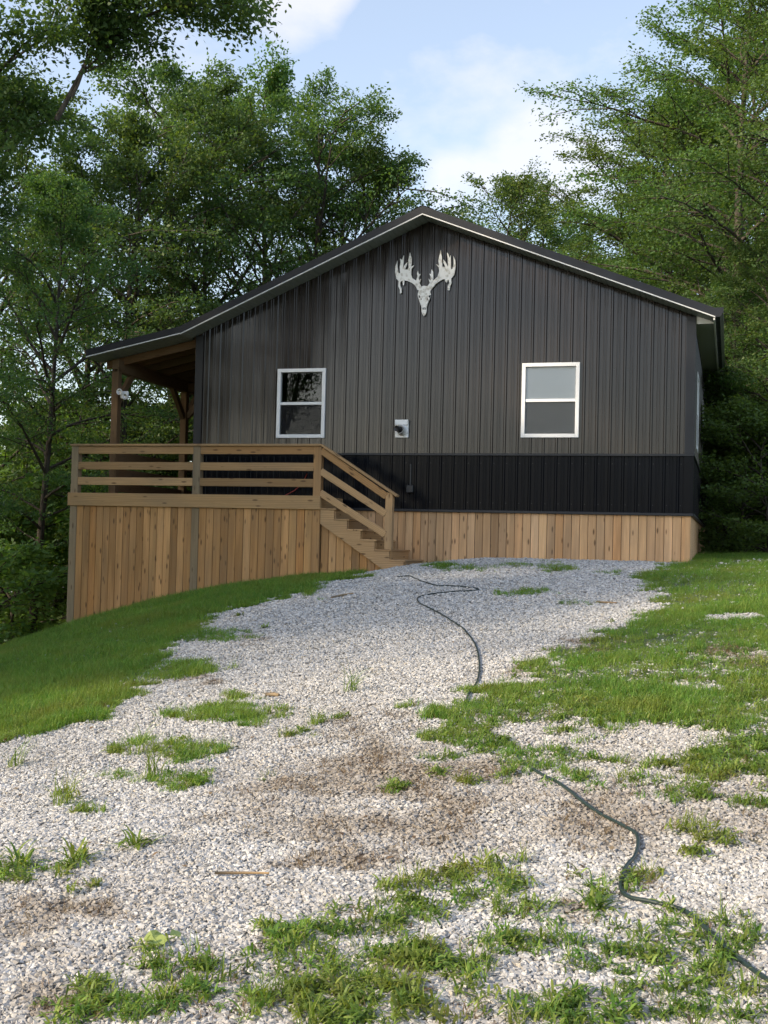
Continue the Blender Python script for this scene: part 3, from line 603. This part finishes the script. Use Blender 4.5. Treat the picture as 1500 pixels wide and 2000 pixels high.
for q in (q1, q2):
    hd = tube('lamp_head', [(q[0], -.09, q[2]), (q[0], -.13, q[2]), (q[0], -.17, q[2])], [.03, .05, .062], M_['white'], fl, 18)
    tube('lens', [(q[0], -.171, q[2]), (q[0], -.180, q[2])], [.056, .045], M_['blind'], hd, 18)
pts = [onY(548, 972, -.2), onY(560, 966, -.15), onY(575, 958, -.08), onY(590, 945, -.06), onY(600, 925, -.05)]
tag(tube('power_cord', pts, .008, M_['cord'], None, 6), 'thin red power cord behind the deck rails against the black wainscot', 'cord')
# ================================================================ garden hose
def hose_pts(pp, lift=.012):
    P = np.array([on_ground(*p) for p in pp]); out = []
    for i in range(len(P)-1):
        p0, p1, p2, p3 = P[max(i-1, 0)], P[i], P[i+1], P[min(i+2, len(P)-1)]
        for t in np.linspace(0, 1, 10, endpoint=False): out.append(.5*((2*p1)+(p2-p0)*t+(2*p0-5*p1+4*p2-p3)*t*t+(3*p1-p0-3*p2+p3)*t**3))
    out.append(P[-1]); out = np.array(out); out[:, 2] = ground(out[:, 0], out[:, 1]) + lift; out[165:188, 2] -= .014; return out
HP = [(775, 1130), (800, 1128), (825, 1138), (850, 1146), (880, 1147), (930, 1152), (925, 1157), (860, 1161), (820, 1168), (818, 1180), (850, 1197), (880, 1215), (905, 1232), (928, 1262), (936, 1300), (932, 1335), (912, 1370), (925, 1410), (985, 1460), (1055, 1518), (1090, 1538), (1130, 1570), (1190, 1608), (1235, 1632), (1246, 1655), (1240, 1682), (1218, 1715), (1212, 1745), (1230, 1768), (1280, 1782), (1340, 1795), (1385, 1830), (1430, 1880), (1510, 1935), (1600, 1980)]
tag(tube('garden_hose', hose_pts(HP, .019), .0085, M_['hose'], None, 8), 'dark green garden hose winding down the gravel from the stairs to the foreground', 'hose')
# ================================================================ gravel and grass (uncountable: instanced on points)
def source_collection(name, meshes):
    c = bpy.data.collections.new(name)
    for i, me in enumerate(meshes):
        o = bpy.data.objects.new('%s_%02d' % (name, i), me); c.objects.link(o)
    return c
def scatter(name, P, rot, scl, vi, coll, label, cat, dirt=None):
    me = bpy.data.meshes.new(name); me.vertices.add(len(P)); me.vertices.foreach_set('co', np.asarray(P, np.float32).ravel())
    me.attributes.new('rot', 'FLOAT_VECTOR', 'POINT').data.foreach_set('vector', np.asarray(rot, np.float32).ravel())
    me.attributes.new('scl', 'FLOAT', 'POINT').data.foreach_set('value', np.asarray(scl, np.float32))
    me.attributes.new('vi', 'INT', 'POINT').data.foreach_set('value', np.asarray(vi, np.int32))
    me.attributes.new('dirt', 'FLOAT', 'POINT').data.foreach_set('value', np.asarray(dirt if dirt is not None else np.zeros(len(P)), np.float32))
    o = link(name, me); ng = bpy.data.node_groups.new(name, 'GeometryNodeTree')
    ng.interface.new_socket('Geometry', in_out='INPUT', socket_type='NodeSocketGeometry'); ng.interface.new_socket('Geometry', in_out='OUTPUT', socket_type='NodeSocketGeometry')
    N = ng.nodes; L = ng.links; gi = N.new('NodeGroupInput'); go = N.new('NodeGroupOutput'); ip = N.new('GeometryNodeInstanceOnPoints'); ci = N.new('GeometryNodeCollectionInfo')
    ci.inputs['Collection'].default_value = coll; ci.inputs['Separate Children'].default_value = True; ci.inputs['Reset Children'].default_value = True
    def attr(n, t):
        a = N.new('GeometryNodeInputNamedAttribute'); a.data_type = t; a.inputs['Name'].default_value = n; return a.outputs['Attribute']
    L.new(gi.outputs[0], ip.inputs['Points']); L.new(ci.outputs[0], ip.inputs['Instance']); ip.inputs['Pick Instance'].default_value = True
    L.new(attr('vi', 'INT'), ip.inputs['Instance Index']); er = N.new('FunctionNodeEulerToRotation'); L.new(attr('rot', 'FLOAT_VECTOR'), er.inputs[0]); L.new(er.outputs[0], ip.inputs['Rotation']); L.new(attr('scl', 'FLOAT'), ip.inputs['Scale'])
    L.new(ip.outputs[0], go.inputs[0]); md = o.modifiers.new('scatter', 'NODES'); md.node_group = ng
    return tag(o, label, cat, kind='stuff')
def stone_mesh(i):
    bm = bmesh.new(); r = random.Random(i)
    for k in range(11):
        v = Vector((r.gauss(0, 1), r.gauss(0, 1), r.gauss(0, 1))).normalized()*r.uniform(.75, 1.1); bm.verts.new((v.x*1.25, v.y*.9, v.z*.68))
    bmesh.ops.convex_hull(bm, input=bm.verts[:]); me = bpy.data.meshes.new('stone'); bm.to_mesh(me); bm.free(); me.materials.append(M_['stone']); return me
stones = source_collection('gravel_stone', [stone_mesh(i) for i in range(10)])
def candidates(n, near):
    """ground points inside a wedge a bit wider than the picture, denser close by"""
    u = rng.random(n); d = near[0] + (near[1]-near[0])*u**near[2]
    th = rng.uniform(-.40, .40, n) ; x = EYE[0] + d*np.sin(th-YAW); y = EYE[1] + d*np.cos(th-YAW); return x, y, d
x, y, d = candidates(620000, (2.4, 21.5, 1.2))
ok = ~((y > -.02) & (x < WID) & (x > -2)) & ~((y > YF) & (x < 4.3)); x, y, d = x[ok], y[ok], d[ok]
z = ground(x, y); g, di = masks(x, y, z); lw = MASK['lawn']
keep = rng.random(len(x)) < np.clip(1.02 - lw*1.0 - .35*(g-lw), np.where(x > 5.5, .035, .012), 1)*(1-.62*di); x, y, z, d, di = x[keep], y[keep], z[keep], d[keep], di[keep]
scl = .0096*np.exp(np.clip(rng.normal(0, .30, len(x)), -.8, .6))*(1 + np.clip((d-9)/14, 0, .9))
n = len(x); print('stones', n)
scatter('gravel', np.c_[x, y, z+scl*.25], rng.uniform(-.5, .5, (n, 3))+np.c_[np.zeros(n), np.zeros(n), rng.uniform(0, 6.28, n)], scl, rng.integers(0, 10, n), stones, 'pale limestone gravel covering the sloping drive', 'gravel', np.clip(di*1.3 + .30*sstep(13, 6, d)*sstep(.40, .62, fbm(x*.9, y*.9, 5)), 0, 1))
def blade_mesh(name, nb, rad, h, w, lean, mat, seed, seg=3):
    r = np.random.default_rng(seed); Q = []; T = []
    for b in range(nb):
        a = r.uniform(0, 6.28); rr = rad*math.sqrt(r.random()); p = np.array([rr*math.cos(a), rr*math.sin(a), -.005]); az = r.uniform(0, 6.28)
        dirv = np.array([math.cos(az), math.sin(az), 0]); sidev = np.array([-dirv[1], dirv[0], 0]); hh = h*r.uniform(.55, 1.15); le = lean*r.uniform(.3, 1.2); ww = w*r.uniform(.7, 1.2); prev = None; tint = r.random()
        for s in range(seg+1):
            t = s/seg; c = p + dirv*le*hh*t**1.8 + np.array([0, 0, hh*(t-.35*le*t*t)]); wd = ww*(1-t)**.6*.5 if s < seg else .0004
            cur = (c-sidev*wd, c+sidev*wd)
            if prev is not None: Q += [prev[0], prev[1], cur[1], cur[0]]; T.append(tint)
            prev = cur
    return np_mesh(name, Q, 4, M_[mat], T)
def rosette_mesh(name, nb, L, w, mat, seed):
    """broad-bladed crabgrass tuft: leaves fan out low and arch over"""
    r = np.random.default_rng(seed); Q = []; T = []
    for b in range(nb):
        az = r.uniform(0, 6.28); dv = np.array([math.cos(az), math.sin(az), 0]); sv_ = np.array([-dv[1], dv[0], 0]); LL = L*r.uniform(.5, 1.15); el = r.uniform(.35, 1.25); base = np.r_[r.normal(0, .022, 2), r.uniform(0, .03)]; prev = None; tint = r.random()
        for s in range(5):
            t = s/4; c = base + dv*LL*t*math.cos(el) + np.array([0, 0, LL*(t*math.sin(el)-.5*t*t)]); wd = w*.5*(math.sin(math.pi*min(1, .22+.78*t)))**.8 + .0004
            cur = (c-sv_*wd, c+sv_*wd)
            if prev is not None: Q += [prev[0], prev[1], cur[1], cur[0]]; T.append(tint)
            prev = cur
    return np_mesh(name, Q, 4, M_[mat], T)
lawn = source_collection('lawn_tuft', [blade_mesh('lawn_tuft', 16, .06, .055+.012*i, .0055, .8, 'grass', 100+i, 2) for i in range(5)])
crab = source_collection('crabgrass_tuft', [rosette_mesh('crabgrass_tuft', 17, .080, .0075, 'weed', 200+i) for i in range(4)] + [blade_mesh('thin_weed', 12, .03, .11, .005, .7, 'weed', 210+i, 3) for i in range(2)] + [blade_mesh('dry_tuft', 14, .05, .05, .004, 1.1, 'straw', 220, 2)])
x, y, d = candidates(150000, (2.4, 27, .85))
ok = ~((y > -.02) & (x < WID+.0) & (x > -2) & (y < LEN)) & ~((y > YF+.0) & (x < 4.3) & (x > -1.85) & (y < LEN)); x, y, d = x[ok], y[ok], d[ok]; z = ground(x, y); g, di = masks(x, y, z)
patchy = fbm(x*1.3, y*1.3, 41); rightside = x > 5.5
dens = g*np.where(rightside, np.clip(.30+2.0*(patchy-.32), .12, 1), 1.)*sstep(5.5, 9., d)*(1-.8*di)
keep = rng.random(len(x)) < dens; n = keep.sum(); print('lawn', n)
scatter('lawn_grass', np.c_[x, y, z][keep], np.c_[rng.normal(0, .15, (n, 2)), rng.uniform(0, 6.28, n)], (rng.uniform(.7, 1.25, len(x))*np.where(rightside, .8, .95)*(.55+.95*fbm(x*1.7, y*1.7, 91)))[keep], rng.integers(0, 5, n), lawn, 'short green lawn grass on the slopes left and right of the gravel', 'grass')
x, y, d = candidates(72000, (2.4, 20.5, .9)); z = ground(x, y); g, di = masks(x, y, z)
g = g*~((y > YF-.02) & (x < 4.6))*~((y > -.02) & (x < WID)); dens = np.maximum(g*sstep(14, 5.5, d), .10*g*sstep(21, 17, d)*(fbm(x*2, y*2, 68) > .5))*np.clip(.22+1.8*(fbm(x*3.5, y*3.5, 61)-.32), .06, 1)*(1-.6*di)
keep = rng.random(len(x)) < dens; n = keep.sum(); print('crab', n)
vi = rng.choice(7, n, p=[.2, .2, .2, .16, .08, .06, .10])
scatter('weedy_grass', np.c_[x, y, z][keep], np.c_[rng.normal(0, .2, (n, 2)), rng.uniform(0, 6.28, n)], rng.uniform(.5, 1.2, n), vi, crab, 'bright crabgrass and weeds growing through the gravel in the foreground', 'weeds')
x, y, d = candidates(26000, (2.4, 14, .9)); z = ground(x, y); g, di = masks(x, y, z); keep = rng.random(len(x)) < (di**1.5)*.45; n = keep.sum()
scatter('dead_grass', np.c_[x, y, z+.004][keep], np.c_[rng.normal(0, .3, (n, 2)), rng.uniform(0, 6.28, n)], rng.uniform(.4, .9, n), np.full(n, 6), crab, 'dry brown dead grass on the bare dirt patches of the drive', 'dead grass')
# single weeds that stand out on the gravel
WEEDS = [(684, 1352, 'tall', .30, 'tall spiky green weed alone in the middle of the gravel'), (268, 1475, 'tall', .26, 'wispy tall grass weed on the left gravel, above a green patch'), (30, 1500, 'tall', .26, 'thin grass stalks sprouting at the left edge of the gravel'), (605, 1160, 'low', .13, 'low leafy weed at the top of the gravel left of the hose'), (1085, 1118, 'low', .16, 'leafy clump at the top of the gravel before the skirt, right of centre'), (1148, 1090, 'low', .17, 'pointed weed growing against the pine skirt boards'), (1303, 1098, 'tall', .24, 'tuft of tall grass at the right corner of the pine skirt'), (870, 1110, 'low', .12, 'small leafy weed beside the foot of the stairs'), (125, 1575, 'tall', .22, 'ragged grass tuft on the left gravel, below the lawn edge'), (300, 1520, 'tall', .30, 'tallest wispy grass clump on the lower left gravel'), (150, 1690, 'low', .16, 'rounded spiky weed near the left edge of the foreground gravel'), (40, 1700, 'low', .2, 'dense dark green weed at the left edge of the foreground gravel'), (518, 1228, 'low', .10, 'tiny sprig on the upper gravel right of the lawn edge'), (465, 1205, 'low', .11, 'small sprig where lawn meets the upper gravel'), (620, 1415, 'tall', .16, 'thin pale weed below the lone tall spiky weed'), (260, 1660, 'low', .16, 'broad leaved weed among the lower left stones'), (1165, 1780, 'low', .14, 'leafy weed beside the bend of the hose in the foreground')]
for i, (px, py, k, h, lab) in enumerate(WEEDS):
    p = on_ground(px, py)
    me = blade_mesh('weed', 26, .06, h*1.1, .007, 1.0, 'weed', 400+i, 4) if k == 'tall' else rosette_mesh('weed', 34, h*1.1, .011, 'weed', 400+i)
    o = link('weed', me); o.location = p; tag(o, lab, 'weed', 'weeds on the gravel')
x, y, d = candidates(1500, (2.6, 16, .8)); z = ground(x, y); g, di = masks(x, y, z); keep = (g < .5) & (rng.random(1500) < .22); LPt = np.c_[x, y, z+.018][keep]; m = len(LPt)
ax = rng.normal(0, 1, (m, 3))*[1, 1, .25]; ax /= np.linalg.norm(ax, axis=1)[:, None]; sd2 = np.cross([0, 0, 1.], ax); sd2 /= np.linalg.norm(sd2, axis=1)[:, None]; q = rng.uniform(.02, .05, m)[:, None]
o = link('leaf_litter', np_mesh('leaf_litter', np.stack([LPt, LPt+ax*q*.5+sd2*q*.3+[0, 0, .006], LPt+ax*q, LPt+ax*q*.5-sd2*q*.3+[0, 0, .004]], 1).reshape(-1, 3), 4, M_['straw'], rng.random(m))); tag(o, 'scattered small dry leaves lying on the gravel drive', 'leaf litter', kind='stuff')
def broad_leaf(name, px, py, L, lab, col, rz):
    n = 12; V = [(0, 0, .0)]; F_ = []
    for i in range(n):
        t = 2*math.pi*i/n; r_ = L*.5*(1+.12*math.cos(t)-.10*abs(math.sin(t*2))); V.append((r_*math.cos(t), r_*.85*math.sin(t), .12*L*abs(math.sin(t)) + .06*L*math.cos(3*t)))
    F_ = [(0, i+1, (i+1) % n+1) for i in range(n)]
    m = bpy.data.materials.get(name+'_green') or Mat(name+'_green', col, .55).m
    e = thing(name, lab, 'leaf', on_ground(px, py))
    b = mesh('blade', V, F_, m); b.parent = e; b.location = (0, 0, .03); b.rotation_euler = (.5, .15, rz)
    v, f = tube_data([(0, 0, .02), (-.03, -.03, .012), (-.06, -.055, .01)], .003, 5); s_ = mesh('stalk', v, f, m); s_.parent = e
broad_leaf('fallen_leaf', 300, 1858, .085, 'pale yellow-green round leaf lying on the stones at lower left', (.30, .36, .10), .4)
broad_leaf('fallen_leaf', 341, 1843, .05, 'smaller tan leaf beside the pale round leaf at lower left', (.28, .22, .10), 1.2)
def stick(px, py, qx, qy, r_, lab):
    a, b = np.array(on_ground(px, py)), np.array(on_ground(qx, qy)); m = (a+b)/2 + np.array([.01, .015, 0]); P = [a, m, b]
    for p in P: p[2] = gz(p[0], p[1])+.022
    tag(tube('twig', P, [r_, r_*.9, r_*.6], M_['post'], None, 6), lab, 'twig', 'twigs on the gravel')
stick(648, 1171, 690, 1163, .018, 'dark twig lying on the upper gravel below the deck'); stick(420, 1716, 525, 1718, .007, 'straight pale twig on the foreground gravel near dead grass'); stick(1165, 1180, 1205, 1182, .014, 'short dark twig on the upper gravel toward the right lawn'); stick(520, 1362, 545, 1364, .02, 'stubby brown twig by the grass patch left of centre')
# ================================================================ trees
def grow(seed, H, base, Rr, nl, nsub, nleaf, r0, leaf=.098, droop=.25, top=.93, lean=(0, 0), up=(.45, 1.1), limbs=None, mat='leaf'):
    r = np.random.default_rng(seed); wood_v, wood_f = [], []
    def add_tube(P, rad, seg):
        v, f = tube_data(P, rad, seg, False); n = len(wood_v); wood_v.extend(v); wood_f.extend([tuple(i+n for i in q) for q in f])
    tr = []
    for t in np.linspace(0, 1, 9): tr.append(np.array([lean[0]*H*t*t + .12*math.sin(t*5+seed)*t*2, lean[1]*H*t*t + .12*math.cos(t*4+seed)*t*2, H*top*t-.25]))
    tr = np.array(tr); tv, tf = tube_data(tr, [r0*(1-.88*t**.9)*(1.35 if t == 0 else 1) for t in np.linspace(0, 1, 9)], 10, False)
    LP, LD = [], []
    def at(P, t): k = min(int(t*(len(P)-1)), len(P)-2); f = t*(len(P)-1)-k; return P[k]*(1-f)+P[k+1]*f
    specs = []
    if limbs is None:
        for i in range(nl):
            q = (i+r.uniform(-.3, .3))/(nl-1); q = min(max(q, 0), 1); h = base + (H*top-base)*q; az = i*2.399+r.uniform(-.5, .5); prof_ = math.sin(math.pi*(.18+.76*q))**.8
            specs.append((at(tr, min(h/(H*top), .99)), az, Rr*prof_*r.uniform(.7, 1.15), up[0]+(up[1]-up[0])*q))
    else: specs = limbs
    for (p0, az, L, el) in specs:
        P = [np.array(p0, float)]; d0 = np.array([math.cos(az)*math.cos(el), math.sin(az)*math.cos(el), math.sin(el)]); ns = 7
        for s in range(ns):
            d0 = d0 + r.normal(0, .10, 3) + np.array([0, 0, -.05-.03*s*droop]); d0 /= np.linalg.norm(d0); P.append(P[-1]+d0*L/ns)
        P = np.array(P); rl = max(.018, .012*L+.010); add_tube(P, [rl*(1-.85*t) for t in np.linspace(0, 1, len(P))], 5)
        for k in range(nsub):
            t = .22+.78*(k+r.random())/nsub; b = at(P, min(t, .999)); d1 = at(P, min(t+.05, 1.))-at(P, max(t-.1, 0)); d1 /= np.linalg.norm(d1)+1e-9
            sa = r.choice([-1, 1])*r.uniform(.5, 1.15); c, s_ = math.cos(sa), math.sin(sa); d2 = np.array([d1[0]*c-d1[1]*s_, d1[0]*s_+d1[1]*c, d1[2]*.5+r.normal(.05, .22)]); d2 /= np.linalg.norm(d2)
            Ls = L*r.uniform(.22, .42)*(1.15-.55*t) + .35; B = np.array([b, b+d2*Ls*.5+[0, 0, .03], b+d2*Ls+[0, 0, -droop*.3*Ls]]); add_tube(B, [rl*.35, rl*.22, .004], 4)
            m = int(nleaf*r.uniform(.6, 1.4)); tt = r.uniform(.1, 1.08, m)**.75
            C = B[0]+(B[1]-B[0])*np.clip(tt*2, 0, 1)[:, None]+(B[2]-B[1])*np.clip(tt*2-1, 0, 1.2)[:, None]
            sd_ = np.array([-d2[1], d2[0], 0]); C = C + sd_*r.normal(0, .20*Ls+.10, m)[:, None]*(1.1-.4*tt)[:, None] + r.normal(0, 1, (m, 3))*np.array([.10, .10, .085])
            LP.append(C); LD.append(np.tile(d2, (m, 1)))
    LP = np.concatenate(LP); LD = np.concatenate(LD); m = len(LP)
    ax = LD*.8 + r.normal(0, .75, (m, 3)); ax[:, 2] -= .25; ax /= np.linalg.norm(ax, axis=1)[:, None]
    nrm = np.array([0, 0, 1.]) + r.normal(0, .62, (m, 3)); nrm -= ax*(nrm*ax).sum(1)[:, None]; nrm /= np.linalg.norm(nrm, axis=1)[:, None]; sdv = np.cross(nrm, ax)
    sz = leaf*r.uniform(.65, 1.3, m)[:, None]; A = LP; Q = np.stack([A, A+ax*sz*.45+sdv*sz*.30-nrm*sz*.03, A+ax*sz-nrm*sz*.10, A+ax*sz*.5-sdv*sz*.30-nrm*sz*.03], 1)
    tint = np.clip(.5*r.random(m) + .5*fbm(LP[:, 0]*.8+LP[:, 2]*.6, LP[:, 1]*.8-LP[:, 2]*.4, seed), 0, 1)
    crown = np_mesh('crown', Q.reshape(-1, 3), 4, M_[mat], tint)
    tm = bpy.data.meshes.new('trunk'); tm.from_pydata([tuple(v) for v in tv], [], tf); tm.materials.append(M_['bark'])
    bm_ = bpy.data.meshes.new('limbs'); bm_.from_pydata([tuple(v) for v in wood_v], [], wood_f); bm_.materials.append(M_['bark'])
    for q in (tm, bm_): q.polygons.foreach_set('use_smooth', [True]*len(q.polygons)); q.update()
    return dict(H=H, parts=(('trunk', tm), ('limbs', bm_), ('crown', crown)), n=m)
KINDS = {
    'tallA': grow(11, 18, 4.0, 4.6, 36, 9, 150, .20), 'tallB': grow(12, 18, 5.5, 4.2, 34, 9, 150, .17, lean=(.05, .02)), 'tallC': grow(13, 18, 3.0, 5.2, 38, 9, 150, .22, droop=.35),
    'open': grow(14, 15, 4.5, 4.2, 17, 8, 215, .16, up=(.3, .9), lean=(-.08, 0)), 'warm': grow(15, 20, 2.5, 5.6, 48, 9, 190, .24, droop=.3, up=(.25, 1.15), mat='leafwarm'), 'warmB': grow(16, 16, 2.0, 4.4, 40, 9, 165, .18, droop=.3, up=(.25, 1.15), mat='leafwarm'),
    'shrub': grow(17, 5, .3, 2.3, 18, 8, 105, .05, leaf=.10, up=(.5, 1.0), mat='shrubleaf'), 'shrubB': grow(18, 4, .2, 2.6, 16, 8, 105, .045, leaf=.105, droop=.6, mat='shrubleaf')}
print({k: v['n'] for k, v in KINDS.items()})
def plant(name, kind, x, y, H, rz, label, cat='tree', group=None, wide=1.):
    k = KINDS[kind]; s = H/k['H']; e = bpy.data.objects.new(name, None); COL.objects.link(e)
    e.location = (x, y, gz(x, y)); e.rotation_euler = (0, 0, rz); e.scale = (s*wide, s*wide, s)
    for nm, me in k['parts']:
        c = bpy.data.objects.new(nm, me); COL.objects.link(c); c.parent = e
    return tag(e, label, cat, group)
def by_px(px, dist):
    d = ray(px, 1050); d = d/np.hypot(d[0], d[1]); return EYE[0]+d[0]*dist, EYE[1]+d[1]*dist
def tree_at(px, dist, py_top, kind, rz, label, wide=1., group='trees round the house', cat='tree', name='broadleaf_tree'):
    x, y = by_px(px, dist); H = EYE[2] + (1050-py_top)/F_PX*dist - gz(x, y); return plant(name, kind, x, y, H, rz, label, cat, group, wide)
LEFT = [(65, 27, 330, 'tallB', .3, 'slim tree at the far left edge, its trunk bare near the ground'), (-40, 33, 150, 'tallA', 1.1, 'tree cut off by the left edge behind the slim trunk'), (150, 35, 290, 'tallC', 2.0, 'leafy tree left of the porch roof, between the edge and the tall group'), (245, 33, 215, 'tallA', 2.9, 'yellow-tipped tree rising directly behind the porch roof end'), (325, 38, 115, 'tallC', .8, 'tall full tree behind the porch, left one of the highest crowns'), (415, 36, 135, 'tallB', 4.0, 'tree with forked pale stems above the middle of the left roof slope'), (500, 40, 95, 'tallA', 5.1, 'highest crown of the left group, above the left roof slope'), (590, 37, 140, 'tallC', 3.4, 'broad tree right of the highest crown, left of the gable peak'), (650, 41, 215, 'tallB', 1.7, 'slender tree at the right end of the dense left group'), (770, 38, 235, 'open', .2, 'open branched tree leaning beside the gable peak')]
for a in LEFT: tree_at(a[0], a[1], a[2], a[3], a[4], a[5])
RIGHT = [(1000, 52, 300, 'tallA', .9, 'lone round-topped tree behind the right roof slope'), (905, 58, 400, 'tallA', 3.0, 'low tree top just right of the gable peak'), (1075, 60, 390, 'tallC', 1.9, 'small tree top right of the lone round-topped tree'), (1190, 40, 470, 'warmB', 4.4, 'feathery tree rising over the lower right roof slope'), (1300, 36, 130, 'warm', 2.1, 'tall olive-green tree behind the right roof end, leaning over it'), (1440, 31, -120, 'warm', .4, 'tallest tree on the right, cut off by the top of the picture'), (1560, 28, -60, 'warm', 5.0, 'big tree at the right edge, mostly outside the picture'), (1400, 46, 250, 'tallC', 3.3, 'shaded tree behind the tall right-hand trees'), (1350, 42, 190, 'warmB', 1.2, 'full olive tree filling the gap behind the tall right-hand trees'), (1470, 37, 60, 'warmB', 3.6, 'dense olive tree between the tallest tree and the right edge'), (1250, 44, 330, 'warmB', 5.6, 'olive tree left of the leaning tree, above the right roof slope'), (1420, 29, 520, 'tallC', 2.6, 'leafy green tree close to the right eave of the house'), (1500, 27, 430, 'tallA', 4.9, 'leafy green tree at the right edge in front of the tall ones')]
for a in RIGHT: tree_at(a[0], a[1], a[2], a[3], a[4], a[5], 1.2)
SHR = [(1405, 30, 760, 'shrub', .5, 'dense bush just right of the house corner'), (1455, 27, 800, 'shrubB', 1.5, 'layered bush at the edge of the right lawn'), (1500, 25, 760, 'shrub', 2.7, 'bush at the right edge of the lawn'), (1430, 35, 700, 'shrub', 4.2, 'tall dark bush behind the layered bush on the right'), (1530, 33, 640, 'shrubB', 5.2, 'tall bush at the right edge, below the big tree'), (1395, 37, 850, 'shrubB', .9, 'small bush far behind the house corner'), (20, 30, 1010, 'shrub', 1.2, 'bush low at the left edge below the lawn'), (100, 33, 960, 'shrubB', 2.2, 'sunlit bush beside the left deck post'), (-40, 26, 1080, 'shrubB', 3.1, 'low bush at the left edge beyond the lawn'), (150, 38, 960, 'shrub', 4.4, 'bush behind the left end of the deck rail'), (230, 42, 830, 'shrubB', 5.7, 'bush seen between the porch posts, left one'), (310, 40, 800, 'shrub', 1.9, 'bush seen between the porch posts, right one')]
for a in SHR: tree_at(a[0], a[1], a[2], a[3], a[4], a[5], 1.35, 'bushes at the edge of the woods', 'bush', 'bush')
# near tree whose limb hangs into the upper left corner
nx_, ny_ = by_px(-330, 17.); nzg = gz(nx_, ny_)
def loc(px, py, dist): d = ray(px, py); p = EYE + d*dist/np.hypot(d[0], d[1]); return p - np.array([nx_, ny_, nzg])
LM = []
for (a, b, da, db) in (((-230, 620), (110, 235), 17., 16.6), ((110, 235), (330, 0), 16.6, 16.), ((140, 190), (250, 60), 16.5, 16.2), ((-200, 420), (70, 60), 17.2, 17.), ((-200, 250), (190, -110), 17.4, 17.), ((-230, 300), (60, 200), 17.5, 17.4), ((200, 100), (410, -20), 16.4, 16.2), ((-200, 60), (240, -170), 17., 16.5), ((-220, 700), (40, 480), 17.6, 18.)):
    p, q = loc(*a, da), loc(*b, db); v = q-p; L = np.linalg.norm(v); LM.append((p, math.atan2(v[1], v[0]), L*1.12, math.asin(v[2]/L)+.22))
KINDS['near'] = grow(31, 14, 4, 4, 0, 12, 330, .26, leaf=.075, limbs=LM, droop=.35)
plant('broadleaf_tree', 'near', nx_, ny_, 14, 0, 'near tree whose dark limb hangs into the upper left corner', 'tree', 'trees round the house')
# woodland on the slope to the left, out of the picture: it shades the drive and the left half of the house
for i, (x, y, H, k) in enumerate(((-9, -9, 21, 'tallA'), (-12, -14, 20, 'tallC'), (-10, -19, 20, 'tallB'), (-14, -6, 21, 'tallC'), (-7, -5, 17, 'tallB'), (-8, -13, 17, 'tallC'), (-12, -9, 22, 'tallB'))):
    plant('broadleaf_tree', k, x, y, H, i*1.3, 'woodland tree on the slope left of the drive, outside the picture', 'tree', 'woodland outside the picture', 1.15)
# far woods that read as one mass
def far_woods(name, th0, th1, d0, d1, h, n, label, seed):
    r = np.random.default_rng(seed); th = r.uniform(th0, th1, n); d = d0+(d1-d0)*r.random(n); x = EYE[0]+d*np.sin(th-YAW); y = EYE[1]+d*np.cos(th-YAW); z0 = ground(x, y, False)
    top = h*(.55+.9*fbm(x*.16, y*.16, seed)); cl = fbm(x*.5, y*.5+z0, seed+3); z = z0 + top*r.random(n)**.9; ok = fbm(x*.35+z*.3, y*.35-z*.5, seed+9) > .43; x, y, z, z0 = x[ok], y[ok], z[ok], z0[ok]; m = len(x)
    ax = r.normal(0, 1, (m, 3)); ax /= np.linalg.norm(ax, axis=1)[:, None]; nr = np.array([0, 0, 1.])+r.normal(0, .6, (m, 3)); nr -= ax*(nr*ax).sum(1)[:, None]; nr /= np.linalg.norm(nr, axis=1)[:, None]; sv_ = np.cross(nr, ax); s = r.uniform(.18, .34, m)[:, None]; A = np.c_[x, y, z]
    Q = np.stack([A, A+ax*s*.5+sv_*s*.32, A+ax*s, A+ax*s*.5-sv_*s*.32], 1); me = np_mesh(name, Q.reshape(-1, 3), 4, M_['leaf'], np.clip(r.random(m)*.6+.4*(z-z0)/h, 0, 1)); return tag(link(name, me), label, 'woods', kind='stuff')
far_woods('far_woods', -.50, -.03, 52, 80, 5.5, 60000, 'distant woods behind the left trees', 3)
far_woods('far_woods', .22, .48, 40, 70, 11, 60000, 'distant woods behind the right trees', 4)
# brush heap at the edge of the right lawn
bx_, by_ = by_px(1475, 27); bp_ = thing('brush_pile', 'low dark heap of cut branches at the edge of the right lawn', 'brush pile', (bx_, by_, gz(bx_, by_)))
for i in range(16):
    a = random.uniform(-.5, .5) + (math.pi if i % 2 else 0); cx, cy = bx_+random.uniform(-.7, .7), by_+random.uniform(-.3, .3); L = random.uniform(.5, 1.1); z0 = gz(cx, cy)+random.uniform(.04, .22)
    tube('branch', [(cx, cy, z0), (cx+math.cos(a)*L*.5, cy+math.sin(a)*L*.4, z0+random.uniform(.02, .18)), (cx+math.cos(a)*L, cy+math.sin(a)*L*.8, z0+random.uniform(-.05, .2))], [.022, .016, .007], M_['bark'], bp_, 5)
